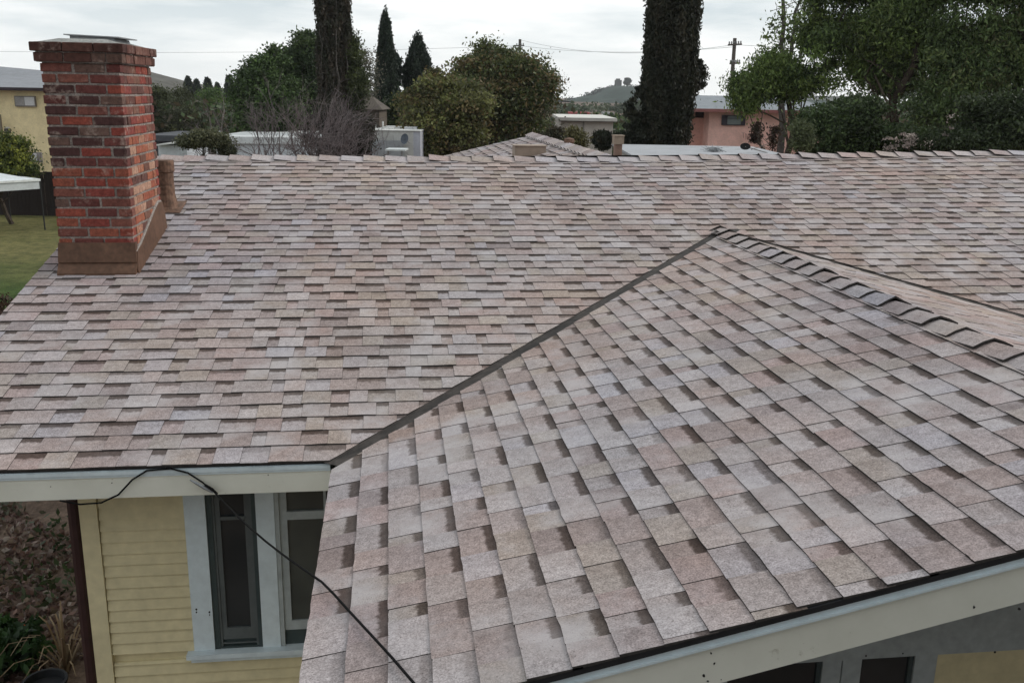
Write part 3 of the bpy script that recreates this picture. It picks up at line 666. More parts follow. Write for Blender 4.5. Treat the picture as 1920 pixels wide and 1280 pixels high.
def crown_points(blobs, clumps, per, cr_, gap=.0, shell=.35, nsc=.9, zs=.55):
    vol = np.array([b_[1][0]*b_[1][1]*b_[1][2] for b_ in blobs])**.75; pb = vol/vol.sum(); C_ = []
    while len(C_) < clumps:
        b_ = blobs[rng.choice(len(blobs), p=pb)]; v = rng.normal(size=3); v /= np.linalg.norm(v); r = rng.uniform(shell, 1)**.6
        c = np.array(b_[0]) + v*r*np.array(b_[1])*(1+.18*mnoise.noise(Vector(v*2.3)+Vector(b_[0])))
        if gap > 0 and mnoise.noise(Vector((c[0]*nsc, c[1]*nsc*.35, c[2]*nsc*1.2))) < -1+gap*1.0: continue
        C_.append(c)
    C_ = np.array(C_); n = clumps*per
    rad = cr_*rng.uniform(.5, 1.3, (clumps, 1, 1))
    v_ = rng.normal(size=(clumps, per, 3)); v_ /= np.linalg.norm(v_, axis=2, keepdims=True); v_ *= rng.uniform(0, 1, (clumps, per, 1))**.6*np.where(rng.random((clumps, per, 1)) < .22, 1.5, 1.0)
    pts = C_[:, None, :] + v_*rad*np.array([1, 1, zs])*1.05
    return pts.reshape(n, 3), np.repeat(np.arange(clumps), per)
def cols_for(idx, palette, nclump, var=.22):
    pal = np.array(palette); ch = pal[rng.integers(0, len(pal), nclump)]*rng.uniform(1-var*1.3, 1+var*1.3, (nclump, 1)); c = ch[idx]
    return np.clip(c*rng.uniform(1-var, 1+var, (len(idx), 1)), 0, 1)
def limbs(name, segs, mat, parent=None, n=5):
    A = np.array([s_[0] for s_ in segs], float); B = np.array([s_[1] for s_ in segs], float); ra = np.array([s_[2] for s_ in segs])[:, None]; rb = np.array([s_[3] for s_ in segs])[:, None]
    t = B-A; t /= np.linalg.norm(t, axis=1, keepdims=True)+1e-9; a_ = np.where(np.abs(t[:, [2]]) < .9, np.array([[0, 0, 1.]]), np.array([[1., 0, 0]]))
    u = np.cross(t, a_); u /= np.linalg.norm(u, axis=1, keepdims=True); v = np.cross(t, u); N_ = len(segs)
    V = np.zeros((N_, 2*n, 3))
    for k in range(n):
        c, s_ = math.cos(2*math.pi*k/n), math.sin(2*math.pi*k/n); V[:, k] = A+(u*c+v*s_)*ra; V[:, n+k] = B+(u*c+v*s_)*rb
    F = np.array([[k, (k+1) % n, n+(k+1) % n, n+k] for k in range(n)]); F = (F[None]+(np.arange(N_)*2*n)[:, None, None]).reshape(-1, 4)
    me = bpy.data.meshes.new(name); me.from_pydata(V.reshape(-1, 3).tolist(), [], F.tolist()); me.materials.append(mat); me.update()
    o = bpy.data.objects.new(name, me); COL.objects.link(o)
    if parent: attach(o, parent)
    return o
def bend(a, b, r0, r1, k=5, wob=.06):
    a, b = np.array(a, float), np.array(b, float); L = np.linalg.norm(b-a); P = [a]
    for i in range(1, k): P.append(a+(b-a)*i/k + rng.normal(size=3)*L*wob*np.array([1, 1, .4]))
    P.append(b); return [(P[i], P[i+1], r0+(r1-r0)*i/k, r0+(r1-r0)*(i+1)/k) for i in range(k)]
def tree(name, label, cat, base, blobs_, pal, clumps, per, cr_, leaf, trunk=.16, mat='bark', gap=.75, shell=.3, group=None, elong=1.7, updown=0., nlimb=10, var=.3, top=None, nsc=.9, trunk_segs=None, zs=.55, limbf=.3):
    th = thing(name, label, cat, tuple(base), group)
    per = int(per*2.1); leaf = leaf*.72; cr_ = cr_*1.3
    if clumps > 200: clumps = int(clumps*.62)
    blobs = list(blobs_)
    if clumps > 200:                       # small leafy sprays standing out of the outline
        for i in range(30):
            b_ = blobs_[rng.integers(0, len(blobs_))]; v = rng.normal(size=3); v[2] = abs(v[2])*1.1; v[1] *= .6; v /= np.linalg.norm(v)
            k = rng.uniform(.13, .36); blobs.append((tuple(np.array(b_[0])+v*np.array(b_[1])*rng.uniform(.95, 1.12)), tuple(np.array(b_[1])*k*np.array([1, 1, 1.25]))))
    pts, idx = crown_points(blobs, clumps, per, cr_, gap, shell, nsc, zs)
    me = leaf_mesh('crown', pts, leaf, cols_for(idx, pal, clumps, var), elong, updown); me.materials.append(M['leaf'])
    o = bpy.data.objects.new('crown', me); COL.objects.link(o); attach(o, th)
    base = np.array(base, float)
    mainb = max(blobs, key=lambda b_: b_[1][0]*b_[1][2]); tp = np.array(top) if top is not None else np.array(mainb[0])
    segs = trunk_segs or bend(base, tp, trunk, trunk*.4, 6, .03)
    fork = base+(tp-base)*.45
    for i in range(nlimb):
        b_ = blobs[i % len(blobs)]; v = rng.normal(size=3); v /= np.linalg.norm(v); e = np.array(b_[0])+v*np.array(b_[1])*rng.uniform(.3, .85)
        segs += bend(base+(tp-base)*rng.uniform(.3, .9), e, trunk*limbf, trunk*.05, 4, .07)
    limbs('trunk', segs, M[mat], th); return th
def B(px, py, d, rx, rz, ry=None):           # crown blob given by its place in view and its size in pixels
    return (at(px, py, d), (rx*d/FPX, (ry if ry else rx)*d/FPX, rz*d/FPX))
def gnd(px, d):
    r, f, z = loc3(px, 300, d); return wd(r, f, GZ)

DKG = [(.042, .068, .027), (.058, .088, .033), (.030, .050, .022), (.075, .105, .038)]
CYP = [(.026, .030, .018), (.036, .037, .022), (.022, .027, .016), (.046, .042, .027)]
OLV = [(.13, .14, .045), (.16, .165, .055), (.10, .11, .038), (.17, .13, .06), (.08, .08, .036)]
MID = [(.065, .11, .034), (.085, .135, .042), (.05, .08, .028), (.10, .145, .055)]
BRN = [(.075, .06, .04), (.095, .075, .045), (.055, .055, .03)]
CON = [(.022, .036, .024), (.030, .046, .028), (.018, .028, .02)]
GRY = [(.11, .10, .085), (.085, .08, .065)]

def cypress(label, px0, px1, pytop, pybot, d, pal, clumps=900, per=60, leaf=.11, taper=.25, streak=True, group=None, side=None, trunkshow=False, bot_scale=.8):
    base = gnd((px0+px1)/2, d); hw = (px1-px0)/2*d/FPX; zt = at((px0+px1)/2, pytop, d)[2]; zb = max(GZ+.2, at((px0+px1)/2, pybot, d)[2]); cx, cy = base[0], base[1]
    th = thing('cypress_tree', label, 'tree', base, group)
    per = int(per*1.3); leaf = leaf*.72
    k = rng.uniform(0, 1, clumps); ang = rng.uniform(0, 2*math.pi, clumps); rr = rng.uniform(.5, 1, clumps)**.5
    prof = np.clip(np.minimum((1-k)*1.0/taper, 1), .0, 1)**.7 * (bot_scale + (1-bot_scale)*np.minimum(1, k*4))
    lobes = 1 + .09*np.sin(ang*3 + 1.3) + .07*np.sin(ang*5+k*9)
    C_ = np.stack([cx + hw*rr*prof*lobes*np.cos(ang), cy + hw*rr*prof*lobes*np.sin(ang), zb + (zt-zb)*k], 1)
    pts = C_[:, None, :] + rng.normal(size=(clumps, per, 3))*np.array([hw*.09, hw*.09, hw*.30 if streak else hw*.12])
    idx = np.repeat(np.arange(clumps), per); pts = pts.reshape(-1, 3); cols = cols_for(idx, pal, clumps, .25)
    if side:
        for (sx, sy, srx, srz) in side:
            bp, bi = crown_points([B(sx, sy, d, srx, srz)], 70, per, hw*.22, 0, .2); pts = np.concatenate([pts, bp]); cols = np.concatenate([cols, cols_for(bi, pal, 70)])
    me = leaf_mesh('crown', pts, leaf, cols, 2.3, 1.4); me.materials.append(M['leaf']); o = bpy.data.objects.new('crown', me); COL.objects.link(o); attach(o, th)
    segs = bend(base, (cx, cy, zt-.3), hw*.34, .04, 8, .004)
    if trunkshow:
        for i in range(26):
            a0 = rng.uniform(0, 2*math.pi); r0 = hw*rng.uniform(.85, 1.02); z0_ = GZ+rng.uniform(1.0, 5.5); a1 = a0+rng.normal(0, .25)
            segs += bend((cx+r0*math.cos(a0), cy+r0*math.sin(a0), z0_), (cx+r0*math.cos(a1)*1.02, cy+r0*math.sin(a1)*1.02, z0_+rng.uniform(1.5, 4.5)), .035, .018, 6, .02)
    limbs('trunk', segs, M['barkgrey'] if trunkshow else M['bark'], th, 6)
    return th
cypress('tall cypress trunk wrapped in brown vines, rising out of the frame left of centre', 603, 661, -260, 300, 46, [(.055, .047, .034), (.042, .04, .026), (.07, .056, .04), (.034, .038, .022)], 1500, 60, .11, .15, trunkshow=True)
cypress('very tall dark cypress rising out of the frame right of centre', 1201, 1289, -420, 330, 36, CYP, 2300, 70, .10, .25, side=[(1302, 142, 17, 30), (1282, 110, 16, 40), (1208, 225, 36, 70), (1200, 265, 42, 34), (1130, 262, 14, 14)])
cypress('pointed dark cypress with a full tip standing left of the green tree crowns', 700, 753, 42, 300, 60, CON, 800, 60, .13, .75, side=[(742, 130, 12, 40), (728, 170, 24, 60)])
cypress('small conifer top showing between the pointed cypress and the big tree', 757, 813, 86, 190, 62, CON, 420, 50, .13, .6, bot_scale=.35)

tree('broadleaf_tree', 'big olive green tree with a brownish lower crown behind the middle of the ridge', 'tree', gnd(925, 45),
     [B(912, 108, 46, 19, 24), B(884, 142, 45, 36, 34), B(938, 132, 45, 30, 36), B(982, 146, 44, 40, 34), B(960, 200, 44, 62, 52), B(885, 205, 44, 62, 55), B(1008, 195, 44, 24, 46), B(850, 245, 43, 50, 45)],
     [(.085, .105, .036), (.115, .13, .045), (.07, .09, .032), (.14, .115, .05), (.16, .12, .06), (.06, .075, .028)], 1700, 50, .55, .15, .22, gap=.8)
tree('broadleaf_tree', 'yellow green bushy tree left of the big olive tree', 'tree', gnd(822, 41),
     [B(815, 200, 41, 42, 52), B(850, 235, 41, 60, 55), B(800, 255, 40, 26, 40)], OLV, 800, 55, .45, .13, .14, gap=.8)
tree('sparse_tree', 'thin sparse tree with tiny leaves against the sky right of the big tree', 'tree', gnd(1018, 47),
     [B(1020, 165, 47, 26, 55), B(1005, 205, 47, 30, 40)], [(.10, .10, .06), (.13, .12, .08)], 150, 16, .5, .09, .08, gap=0)
tree('sparse_tree', 'thin grey leafed tree beside the vine wrapped cypress', 'tree', gnd(685, 52),
     [B(683, 150, 52, 22, 60), B(672, 185, 52, 22, 45)], [(.11, .11, .075), (.14, .13, .10)], 170, 18, .5, .10, .09, gap=0)
tree('broadleaf_tree', 'leafy green climber growing up the right side of the vine wrapped cypress', 'vine', gnd(662, 45), [B(662, 120, 45, 14, 62), B(668, 165, 45, 16, 42)], [(.07, .085, .03), (.05, .065, .025)], 240, 40, .3, .11, .07, gap=0)
tree('broadleaf_tree', 'dark green tree with a feathery tip just left of the vine wrapped cypress', 'tree', gnd(575, 50),
     [B(580, 150, 50, 40, 55), B(572, 95, 50, 22, 26), B(555, 190, 50, 45, 50)], DKG, 800, 50, .5, .14, .2, gap=.75)
tree('broadleaf_tree', 'tall green tree with upright tips left of the dark feathery tree', 'tree', gnd(505, 48),
     [B(510, 160, 48, 34, 50), B(480, 185, 48, 34, 52), B(512, 118, 48, 10, 22), B(535, 190, 48, 30, 50), B(497, 215, 48, 40, 45)], MID[:3]+DKG[:2], 850, 50, .5, .14, .18, gap=.8)
tree('broadleaf_tree', 'round bright green tree in the left middle distance', 'tree', gnd(395, 75), [B(395, 215, 75, 42, 36), B(360, 228, 74, 30, 26), B(418, 225, 74, 25, 28)], [(.07, .12, .03), (.095, .145, .036), (.05, .085, .024)], 800, 50, .6, .12, .2, gap=.8)
tree('broadleaf_tree', 'dark olive round tree next to the brick chimney', 'tree', gnd(330, 66), [B(328, 215, 66, 46, 42), B(300, 235, 66, 34, 30), B(350, 240, 64, 50, 26)], [(.055, .065, .03), (.07, .08, .035), (.045, .05, .025)], 900, 50, .5, .11, .2, gap=.8)
for i, (px, top, hw, lab) in enumerate(((362, 148, 13, 'leftmost dark conifer of the far row below the hill'), (378, 153, 11, 'second dark conifer from the left in the far row below the hill'), (398, 150, 13, 'middle dark conifer of the far row below the hill'), (416, 160, 10, 'short fourth dark conifer in the far row below the hill'), (438, 147, 14, 'rightmost dark conifer of the far row below the hill'))):
    cypress(lab, px-hw, px+hw, top, 236, 150, CON, 260, 40, .42, .8, False, 'far dark conifers below the hill')
cypress('small dark conifer on the hillside beside the chimney', 297, 311, 166, 205, 160, CON, 120, 30, .4, .8, False)
cypress('narrow dark conifer half hidden by the chimney', 272, 290, 150, 215, 120, CON, 200, 40, .34, .7, False)

# bare purple grey shrub
def bare(name, label, base, top_h, spread, stems, seed, lean=0.):
    r = np.random.default_rng(seed); segs = []
    def grow(p, d_, L, rad, lv):
        e = p + d_*L; mid_ = (p+e)/2 + r.normal(size=3)*L*.05; segs.append((p, mid_, rad, rad*.85)); segs.append((mid_, e, rad*.85, rad*.7))
        if lv == 0: return
        for _ in range(r.integers(2, 4)):
            nd_ = d_ + r.normal(size=3)*.42 + np.array([0, 0, .12]); nd_ /= np.linalg.norm(nd_); grow(p+(e-p)*r.uniform(.55, 1), nd_, L*r.uniform(.6, .85), rad*.62, lv-1)
    for s_ in range(stems):
        a_ = r.uniform(0, 2*math.pi); d_ = np.array([math.cos(a_)*spread, math.sin(a_)*spread, 1.]); d_ /= np.linalg.norm(d_)
        grow(np.array(base)+np.array([math.cos(a_), math.sin(a_), 0])*.25, d_, top_h*.40, .05, 5)
    th = thing(name, label, 'shrub', tuple(base)); limbs('branch', segs, M['twig'], th, 3); return th
pb_ = gnd(540, 33); zt_ = at(560, 175, 33)[2]
bare('bare_shrub', 'bare purple grey shrub with a tangle of twigs behind the ridge', pb_, (zt_-GZ), .42, 9, 3)
pb_ = gnd(620, 34); bare('bare_shrub', 'second bare twiggy shrub under the vine wrapped cypress', pb_, (at(620, 205, 34)[2]-GZ), .40, 7, 5)
pb_ = gnd(668, 36)
tree('shrub', 'dark dense shrub at the foot of the bare twigs, right of them', 'shrub', pb_, [B(655, 262, 36, 36, 34), B(620, 255, 36, 38, 40)], [(.04, .038, .03), (.05, .045, .033), (.03, .032, .022)], 420, 45, .3, .09, .08, gap=.8)
tree('shrub', 'olive green round shrub in front of the low white building', 'shrub', gnd(384, 27), [B(380, 272, 27, 30, 22), B(405, 276, 27, 22, 14), B(360, 278, 27, 14, 16)], [(.085, .09, .045), (.11, .11, .06), (.055, .06, .03)], 420, 40, .2, .06, .05, gap=.85)
tree('shrub', 'small grey green shrub beside the olive round shrub', 'shrub', gnd(428, 27), [B(426, 283, 27, 12, 9)], [(.06, .065, .04)], 60, 35, .14, .05, .03, gap=0)
tree('citrus_tree', 'yellow green citrus tree behind the white canopy at the left edge', 'tree', gnd(8, 33.5), [B(10, 300, 33.5, 36, 34), B(-30, 290, 33.5, 40, 44), B(38, 318, 33.5, 22, 22)], [(.13, .15, .025), (.17, .18, .03), (.09, .11, .02), (.05, .07, .018)], 480, 45, .3, .09, .09, gap=.85)

# big trees at the right -------------------------------------------------
RD = [(.075, .112, .040), (.098, .140, .050), (.056, .083, .031), (.13, .165, .058)]
LT = [(.14, .20, .055), (.18, .24, .07), (.11, .16, .045), (.08, .12, .036)]
tree('broadleaf_tree', 'light green drooping tree in front of the pink house', 'tree', gnd(1470, 31),
     [B(1450, 140, 31, 42, 26), B(1415, 165, 31, 36, 20), B(1500, 130, 31, 46, 42), B(1400, 190, 31, 16, 20), B(1545, 85, 31, 42, 45), B(1478, 165, 31, 26, 18), B(1383, 180, 31, 8, 18)], LT+DKG[:1], 640, 62, .33, .074, .17, gap=.85, updown=-1.1, nlimb=12, elong=2.6, zs=.95, limbf=.2)
bt = gnd(1475, 34); 
th = thing('bare_tree', 'tall half bare tree with two thin trunks above the light green tree', 'tree', bt)
sg = []
for (pa, pb2, ra, rb) in (((1468, 230), (1465, -60), .13, .05), ((1470, 150), (1508, -50), .09, .04), ((1500, 110), (1520, -60), .06, .03)):
    sg += bend(at(pa[0], pa[1], 34), at(pb2[0], pb2[1], 34), ra, rb, 8, .012)
sg += bend(bt, at(1468, 230, 34), .17, .13, 3, .01)
for i in range(46):
    yy = rng.uniform(-30, 160); x0_ = (1467 if rng.random() < .5 else 1470 + (150-yy)*.18); ex = x0_ + rng.choice([-1, 1])*rng.uniform(10, 38)
    sg += bend(at(x0_, yy, 34), at(ex, yy-rng.uniform(-18, 34), 34+rng.normal()*.5), .018, .006, 4, .08)
limbs('trunk', sg, M['barkgrey'], th, 5)
pts, idx = crown_points([B(1465, 60, 34, 40, 70), B(1500, 60, 34, 34, 60)], 70, 14, .35, 0, .1)
me = leaf_mesh('crown', pts, .075, cols_for(idx, LT, 120), 2., -.8); me.materials.append(M['leaf']); o = bpy.data.objects.new('crown', me); COL.objects.link(o); attach(o, th)
big = [B(1640, 70, 30, 75, 60, 40), B(1580, 110, 30, 52, 58, 30), B(1720, 40, 29, 85, 70, 40), B(1690, 130, 30, 70, 42, 30), B(1600, 20, 30, 75, 55, 40), B(1650, -40, 30, 110, 50, 60)]
tree('broadleaf_tree', 'large dark green tree filling the upper right, nearer its left side', 'tree', gnd(1650, 30), big, RD+LT[:2]+LT[2:3], 1350, 62, .42, .078, .24, gap=.93, nlimb=18, nsc=1.0, updown=-1.0, elong=2.6, zs=.95, limbf=.22)
big = [B(1850, 50, 28, 95, 80, 45), B(1900, 150, 28, 80, 70, 40), B(1810, 150, 28, 70, 55, 35), B(1960, 60, 28, 70, 110, 45), B(1770, 200, 28, 55, 40, 30), B(1860, -30, 28, 120, 50, 60)]
tree('broadleaf_tree', 'large very dark tree with twisted limbs at the right edge', 'tree', gnd(1850, 28), big, RD+RD[:2]+[(.10, .105, .045)], 1350, 62, .42, .078, .28, gap=.93, nlimb=22, nsc=1.0, updown=-1.0, elong=2.6, zs=.95, limbf=.22)
tree('shrub', 'dense dark green shrubs filling the ground under the right hand trees', 'shrub', gnd(1640, 26), [B(1560, 260, 26, 70, 34), B(1660, 245, 26, 80, 45), B(1600, 225, 27, 50, 30)], [(.045, .07, .026), (.065, .095, .034), (.036, .054, .023)], 1000, 50, .35, .085, .08, gap=.9)
tree('shrub', 'blackish green shrubs at the right edge behind the ridge', 'shrub', gnd(1840, 25), [B(1770, 250, 25, 70, 40), B(1860, 245, 25, 80, 45), B(1930, 240, 25, 60, 50)], [(.038, .054, .023), (.052, .072, .03), (.03, .042, .019)], 1000, 50, .35, .085, .08, gap=.9)
tree('shrub', 'pale green bush with light stems beside the trunk in front of the pink house', 'shrub', gnd(1502, 25), [B(1503, 258, 25, 20, 28)], [(.12, .14, .07), (.09, .11, .05)], 90, 30, .16, .055, .03, gap=0)
tree('flowering_shrub', 'shrub with clusters of pinkish white blossoms among the dark right hand shrubs', 'shrub', gnd(1700, 24.3), [B(1705, 262, 24.3, 22, 18), B(1672, 270, 24.3, 12, 14), B(1735, 268, 24.3, 8, 12), B(1785, 240, 24.3, 12, 22)], [(.34, .29, .26), (.28, .23, .21)], 20, 12, .12, .055, .03, gap=0)
tree('shrub', 'reddish vine hanging on the right corner of the pink house', 'vine', gnd(1420, 33), [B(1418, 250, 33, 8, 22), B(1452, 250, 33, 7, 26)], [(.06, .035, .028), (.045, .04, .022), (.09, .06, .04)], 50, 20, .14, .07, .04, gap=0)
tree('shrub', 'yellowish weedy shrub rising beyond the rear wing ridge', 'shrub', gnd(1084, 19), [B(1083, 262, 19, 11, 14), B(1076, 250, 19, 7, 7)], [(.13, .12, .05), (.10, .09, .045)], 60, 35, .12, .045, .03, gap=0)
tree('shrub', 'low dark shrub beside the beige building', 'shrub', gnd(1045, 42), [B(1045, 255, 42, 18, 16), B(1030, 265, 42, 16, 14)], BRN, 90, 35, .25, .09, .05, gap=0)

# two unseen trees added behind the viewer to shade the wing's gable wall
for x_, y_, r_, l_ in ((1.6, -9.2, 2.3, 'bushy unseen tree added straight before the wing gable to shade it'), (6.0, -8.4, 2.5, 'broad unseen tree added to the right of the wing gable to shade it')):
    tree('added_shade_tree', l_, 'tree', (x_, y_, GZ), [((x_, y_, .6), (r_, 1.7, 2.6)), ((x_+.6, y_, -1.4), (r_*.9, 1.6, 1.5))], DKG, 400, 14, .6, .34, .2, nlimb=4, gap=.6)
# ------------------------------------------------------------------ hills and far woods
def hill(name, cx, d, hw_px, base_py, prof, depth, mat, col):
    """prof: [(px, py top)] skyline"""
    px = np.array([p[0] for p in prof], float); py = np.array([p[1] for p in prof], float); mb = MB(); nx, ny = 60, 10; Gp = {}
    for i in range(nx+1):
        X = px[0]+(px[-1]-px[0])*i/nx; Y = np.interp(X, px, py); r, f, zt = loc3(X, Y, d)
        for j in range(ny+1):
            k = j/ny; hh = math.sin(min(1, k*1.0)*math.pi/2) if k <= 1 else 0
            z = GZ + (zt-GZ)*hh; rr, ff = r, f - depth*(1-k); n_ = mnoise.noise(Vector((rr*.03, ff*.03, 1)))*depth*.02
            Gp[i, j] = wd(rr, ff, max(GZ-1, z + n_*(1-k)))
        Gp[i, ny+1] = wd(r, f+depth, GZ-1)
    for i in range(nx):
        for j in range(ny+1): mb.face([Gp[i, j], Gp[i+1, j], Gp[i+1, j+1], Gp[i, j+1]])
    o = mb.build(name, mat, smooth=True); tag(o, kind='structure'); return o, Gp
hm1 = plain('dry_grass_hill', (.105, .10, .085), .95, .035, .35, .1, .25); hm2 = plain('wooded_hill', (.035, .055, .045), .95, .03, .35, .1, .2)
hill('hill', 0, 420, 0, 0, [(60, 205), (140, 150), (220, 128), (283, 135), (320, 148), (350, 152), (400, 172), (470, 195), (520, 205)], 160, hm1, None)
h2, gp2 = hill('hill', 0, 900, 0, 0, [(940, 215), (1000, 208), (1050, 196), (1070, 186), (1090, 181), (1110, 176), (1130, 165), (1150, 161), (1180, 163), (1200, 168), (1260, 176), (1330, 190), (1400, 186), (1440, 182), (1500, 190), (1600, 205)], 300, hm2, None)
def wood(name, pts_px, d0, d1, n, per, cr_, leaf, pal, kind='stuff', label=None):
    bl = []
    for _ in range(n):
        k = rng.uniform(0, 1); px = pts_px[0][0]+(pts_px[-1][0]-pts_px[0][0])*k; py = np.interp(px, [p[0] for p in pts_px], [p[1] for p in pts_px]); d = rng.uniform(d0, d1)
        bl.append((px, py+rng.uniform(0, 14), d))
    C_ = np.array([at(*b_) for b_ in bl]); pts = (C_[:, None, :]+np.clip(rng.normal(size=(n, per, 3)), -1.7, 1.7)*cr_*np.array([1, 1, .8])).reshape(-1, 3); idx = np.repeat(np.arange(n), per)
    me = leaf_mesh(name, pts, leaf, cols_for(idx, pal, n), 1.5); me.materials.append(M['leaf']); o = bpy.data.objects.new(name, me); COL.objects.link(o); tag(o, label, None, None, kind); return o
wood('hilltop_woods', [(1050, 192), (1070, 186), (1090, 181), (1110, 176), (1130, 166), (1150, 162), (1180, 163), (1200, 168), (1330, 190), (1440, 182)], 850, 900, 420, 30, 2.0, 1.3, [(.035, .05, .042), (.028, .042, .034)])
wood('hillside_woods', [(1045, 202), (1330, 200)], 700, 840, 420, 40, 2.6, 1.5, [(.04, .055, .04), (.034, .048, .04), (.055, .065, .045)])
wood('far_woods', [(-60, 225), (300, 232), (480, 225), (700, 220), (1000, 228), (1040, 246), (1300, 248), (1400, 232), (1960, 215)], 110, 190, 900, 60, 1.7, .5, DKG)
wood('far_woods', [(1035, 206), (1340, 204)], 260, 420, 260, 40, 1.6, .9, [(.05, .07, .035), (.04, .055, .03), (.065, .08, .045)])
tree('broadleaf_tree', 'dark green tree filling the gap between the pointed cypresses and the yellow green bushy tree', 'tree', gnd(775, 55), [B(770, 215, 55, 36, 34), B(745, 240, 55, 30, 30), B(800, 190, 55, 22, 26), B(720, 225, 55, 26, 26)], DKG+OLV[2:3], 420, 45, .5, .13, .12)
wood('far_woods', [(250, 250), (700, 240), (1000, 245), (1040, 268), (1440, 272), (1960, 235)], 62, 85, 520, 60, 1.5, .3, DKG+BRN)
# block of a building and a few crowns on the hilltop
mb = MB(); r, f, zt = loc3(1154, 150, 890); r2 = loc3(1166, 150, 890)[0]; mb.box(r, r2, f, f+8, zt-9, zt, col=(.10, .105, .10, 0), tr=wd); mb.box(r+1, r2-1.5, f+1, f+7, zt, zt+1.2, col=(.09, .095, .09, 0), tr=wd)
o = mb.build('hilltop_building', M['paint']); tag(o, 'tiny blocky building on top of the wooded hill', 'building')
tree('broadleaf_tree', 'lone round tree crown beside the blocky building on the far hill', 'tree', at(1177, 166, 880), [B(1176, 154, 880, 6, 7)], [(.05, .06, .05)], 60, 30, 1.2, .8, .4, gap=0, nlimb=3)

# ------------------------------------------------------------------ buildings behind
def bl(mb, px0, px1, pyt, pyb, d, depth, col, dd=0., mi=0):
    r0, f0, zt = loc3(px0, pyt, d); r1, _, _ = loc3(px1, pyt, d); zb = GZ if pyb is None else loc3(px0, pyb, d)[2]
    mb.box(r0, r1, f0+dd, f0+dd+depth, zb, zt, mi, (*col, 0), tr=wd); return r0, r1, f0, zb, zt
def newbox(name, parent, *a, mat='paint', **k):
    mb = MB(); bl(mb, *a, **k); return mb.build(name, M[mat], parent)
# yellow apartment block
apt = thing('apartment_building', 'pale yellow two storey apartment building with a grey roof behind the chimney', 'building', gnd(60, 50))
newbox('wall', apt, -220, 96, 164, None, 50, 9, (.76, .64, .38))
mb = MB(); r0, f0, z0_ = loc3(-235, 160, 49.4); r1 = loc3(106, 160, 49.4)[0]; zr = loc3(0, 118, 54)[2]
mb.hexa([wd(r0, f0, z0_), wd(r1, f0, z0_), wd(r1, f0+10.5, z0_), wd(r0, f0+10.5, z0_), wd(r0+1, f0+5, zr), wd(r1-1.5, f0+5, zr-.5), wd(r1-1.5, f0+5.6, zr-.5), wd(r0+1, f0+5.6, zr)], 0, (.25, .26, .28, 0)); mb.build('roof', M['paint'], apt)
newbox('fascia', apt, -236, 107, 159.5, 165.5, 49.35, .12, (.045, .035, .04))
def aptwin(px0, px1, py0, py1, d, curtain=1):
    fr = newbox('window', apt, px0, px1, py0, py1, d, .12, (.22, .20, .18), dd=-.06)
    w_ = (px1-px0)
    newbox('pane', fr, px0+2, px0+w_*.48, py0+2, py1-2, d, .02, (.30, .29, .28) if curtain else (.5, .48, .48), dd=-.085); newbox('pane', fr, px0+w_*.5, px0+w_*(.97 if curtain else .78), py0+2, py1-2, d, .02, (.55, .55, .55), dd=-.085)
    if not curtain: newbox('pane', fr, px0+w_*.8, px1-2, py0+2, py1-2, d, .02, (.24, .22, .22), dd=-.085)
aptwin(27, 66, 180, 200, 50); aptwin(40, 78, 285, 305, 50, 0); aptwin(-70, -30, 179, 199, 50)
fl = newbox('wall_lamp', apt, 11, 20, 241, 251, 50, .2, (.05, .045, .04), dd=-.2); newbox('lamp_glass', fl, 12, 19, 238, 240.7, 50, .16, (.5, .48, .42), dd=-.19)
newbox('downpipe', apt, -4, 2, 215, None, 50, .12, (.2, .17, .12), dd=-.12)
# dark board fence
fen = thing('board_fence', 'tall dark brown board fence at the far end of the lawn', 'fence', gnd(40, 36)); r0, f0, zt = loc3(-190, 321, 36); r1 = loc3(420, 321, 36)[0]; zt = loc3(40, 321, 36)[2]
bm_ = MB(); bm_.box(0, .145, 0, .025, 0, zt-GZ, col=(.022, .015, .013, 0)); bme = bm_.mesh('board'); bme.materials.append(M['paint'])
x = r0; ang = math.atan2(RH[1], RH[0])
while x < r1:
    o = bpy.data.objects.new('board', bme); COL.objects.link(o); o.location = wd(x, f0+random.uniform(-.01, .01), GZ+random.uniform(-.05, .02)); o.rotation_euler = (0, 0, ang); attach(o, fen); x += .153
mb = MB(); mb.box(r0, r1, f0+.04, f0+.09, GZ+.35, GZ+.45, col=(.02, .014, .012, 0), tr=wd); mb.box(r0, r1, f0+.04, f0+.09, GZ+1.3, GZ+1.4, col=(.02, .014, .012, 0), tr=wd); mb.build('rail', M['paint'], fen)
# white canopy
can = thing('patio_canopy', 'white patio canopy with a scalloped valance at the left edge of the lawn', 'canopy', gnd(-10, 31))
r1, f0, ze = loc3(40, 345, 31); r0 = r1-2.5; zp = loc3(-10, 318, 32.5)[2]
mb = MB(); cx, cy = (r0+r1)/2, f0+1.25
ca_ = math.radians(-38); cor = [(cx-.62+(dx*math.cos(ca_)-dy*math.sin(ca_)), cy+(dx*math.sin(ca_)+dy*math.cos(ca_))) for dx, dy in ((-1.25, -1.25), (1.25, -1.25), (1.25, 1.25), (-1.25, 1.25))]; cx -= .62
for i in range(4):
    a_, b_ = cor[i], cor[(i+1) % 4]; mb.face([wd(*a_, ze), wd(*b_, ze), wd(cx, cy, zp)], 0, (.62, .66, .68, 0))
    mb.face([wd(*a_, ze-.30), wd(*b_, ze-.30), wd(*b_, ze-.02), wd(*a_, ze-.02)], 0, (.55, .58, .58, 0))
mb.build('canopy_cloth', M['paint'], can)
mb = MB()
for i in range(4): a_, b_ = cor[i], cor[(i+1) % 4]; mb.bar(wd(*a_, ze), wd(*b_, ze), .07, .07, 0, (.72, .74, .72, 0))
mb.build('frame', M['paint'], can)
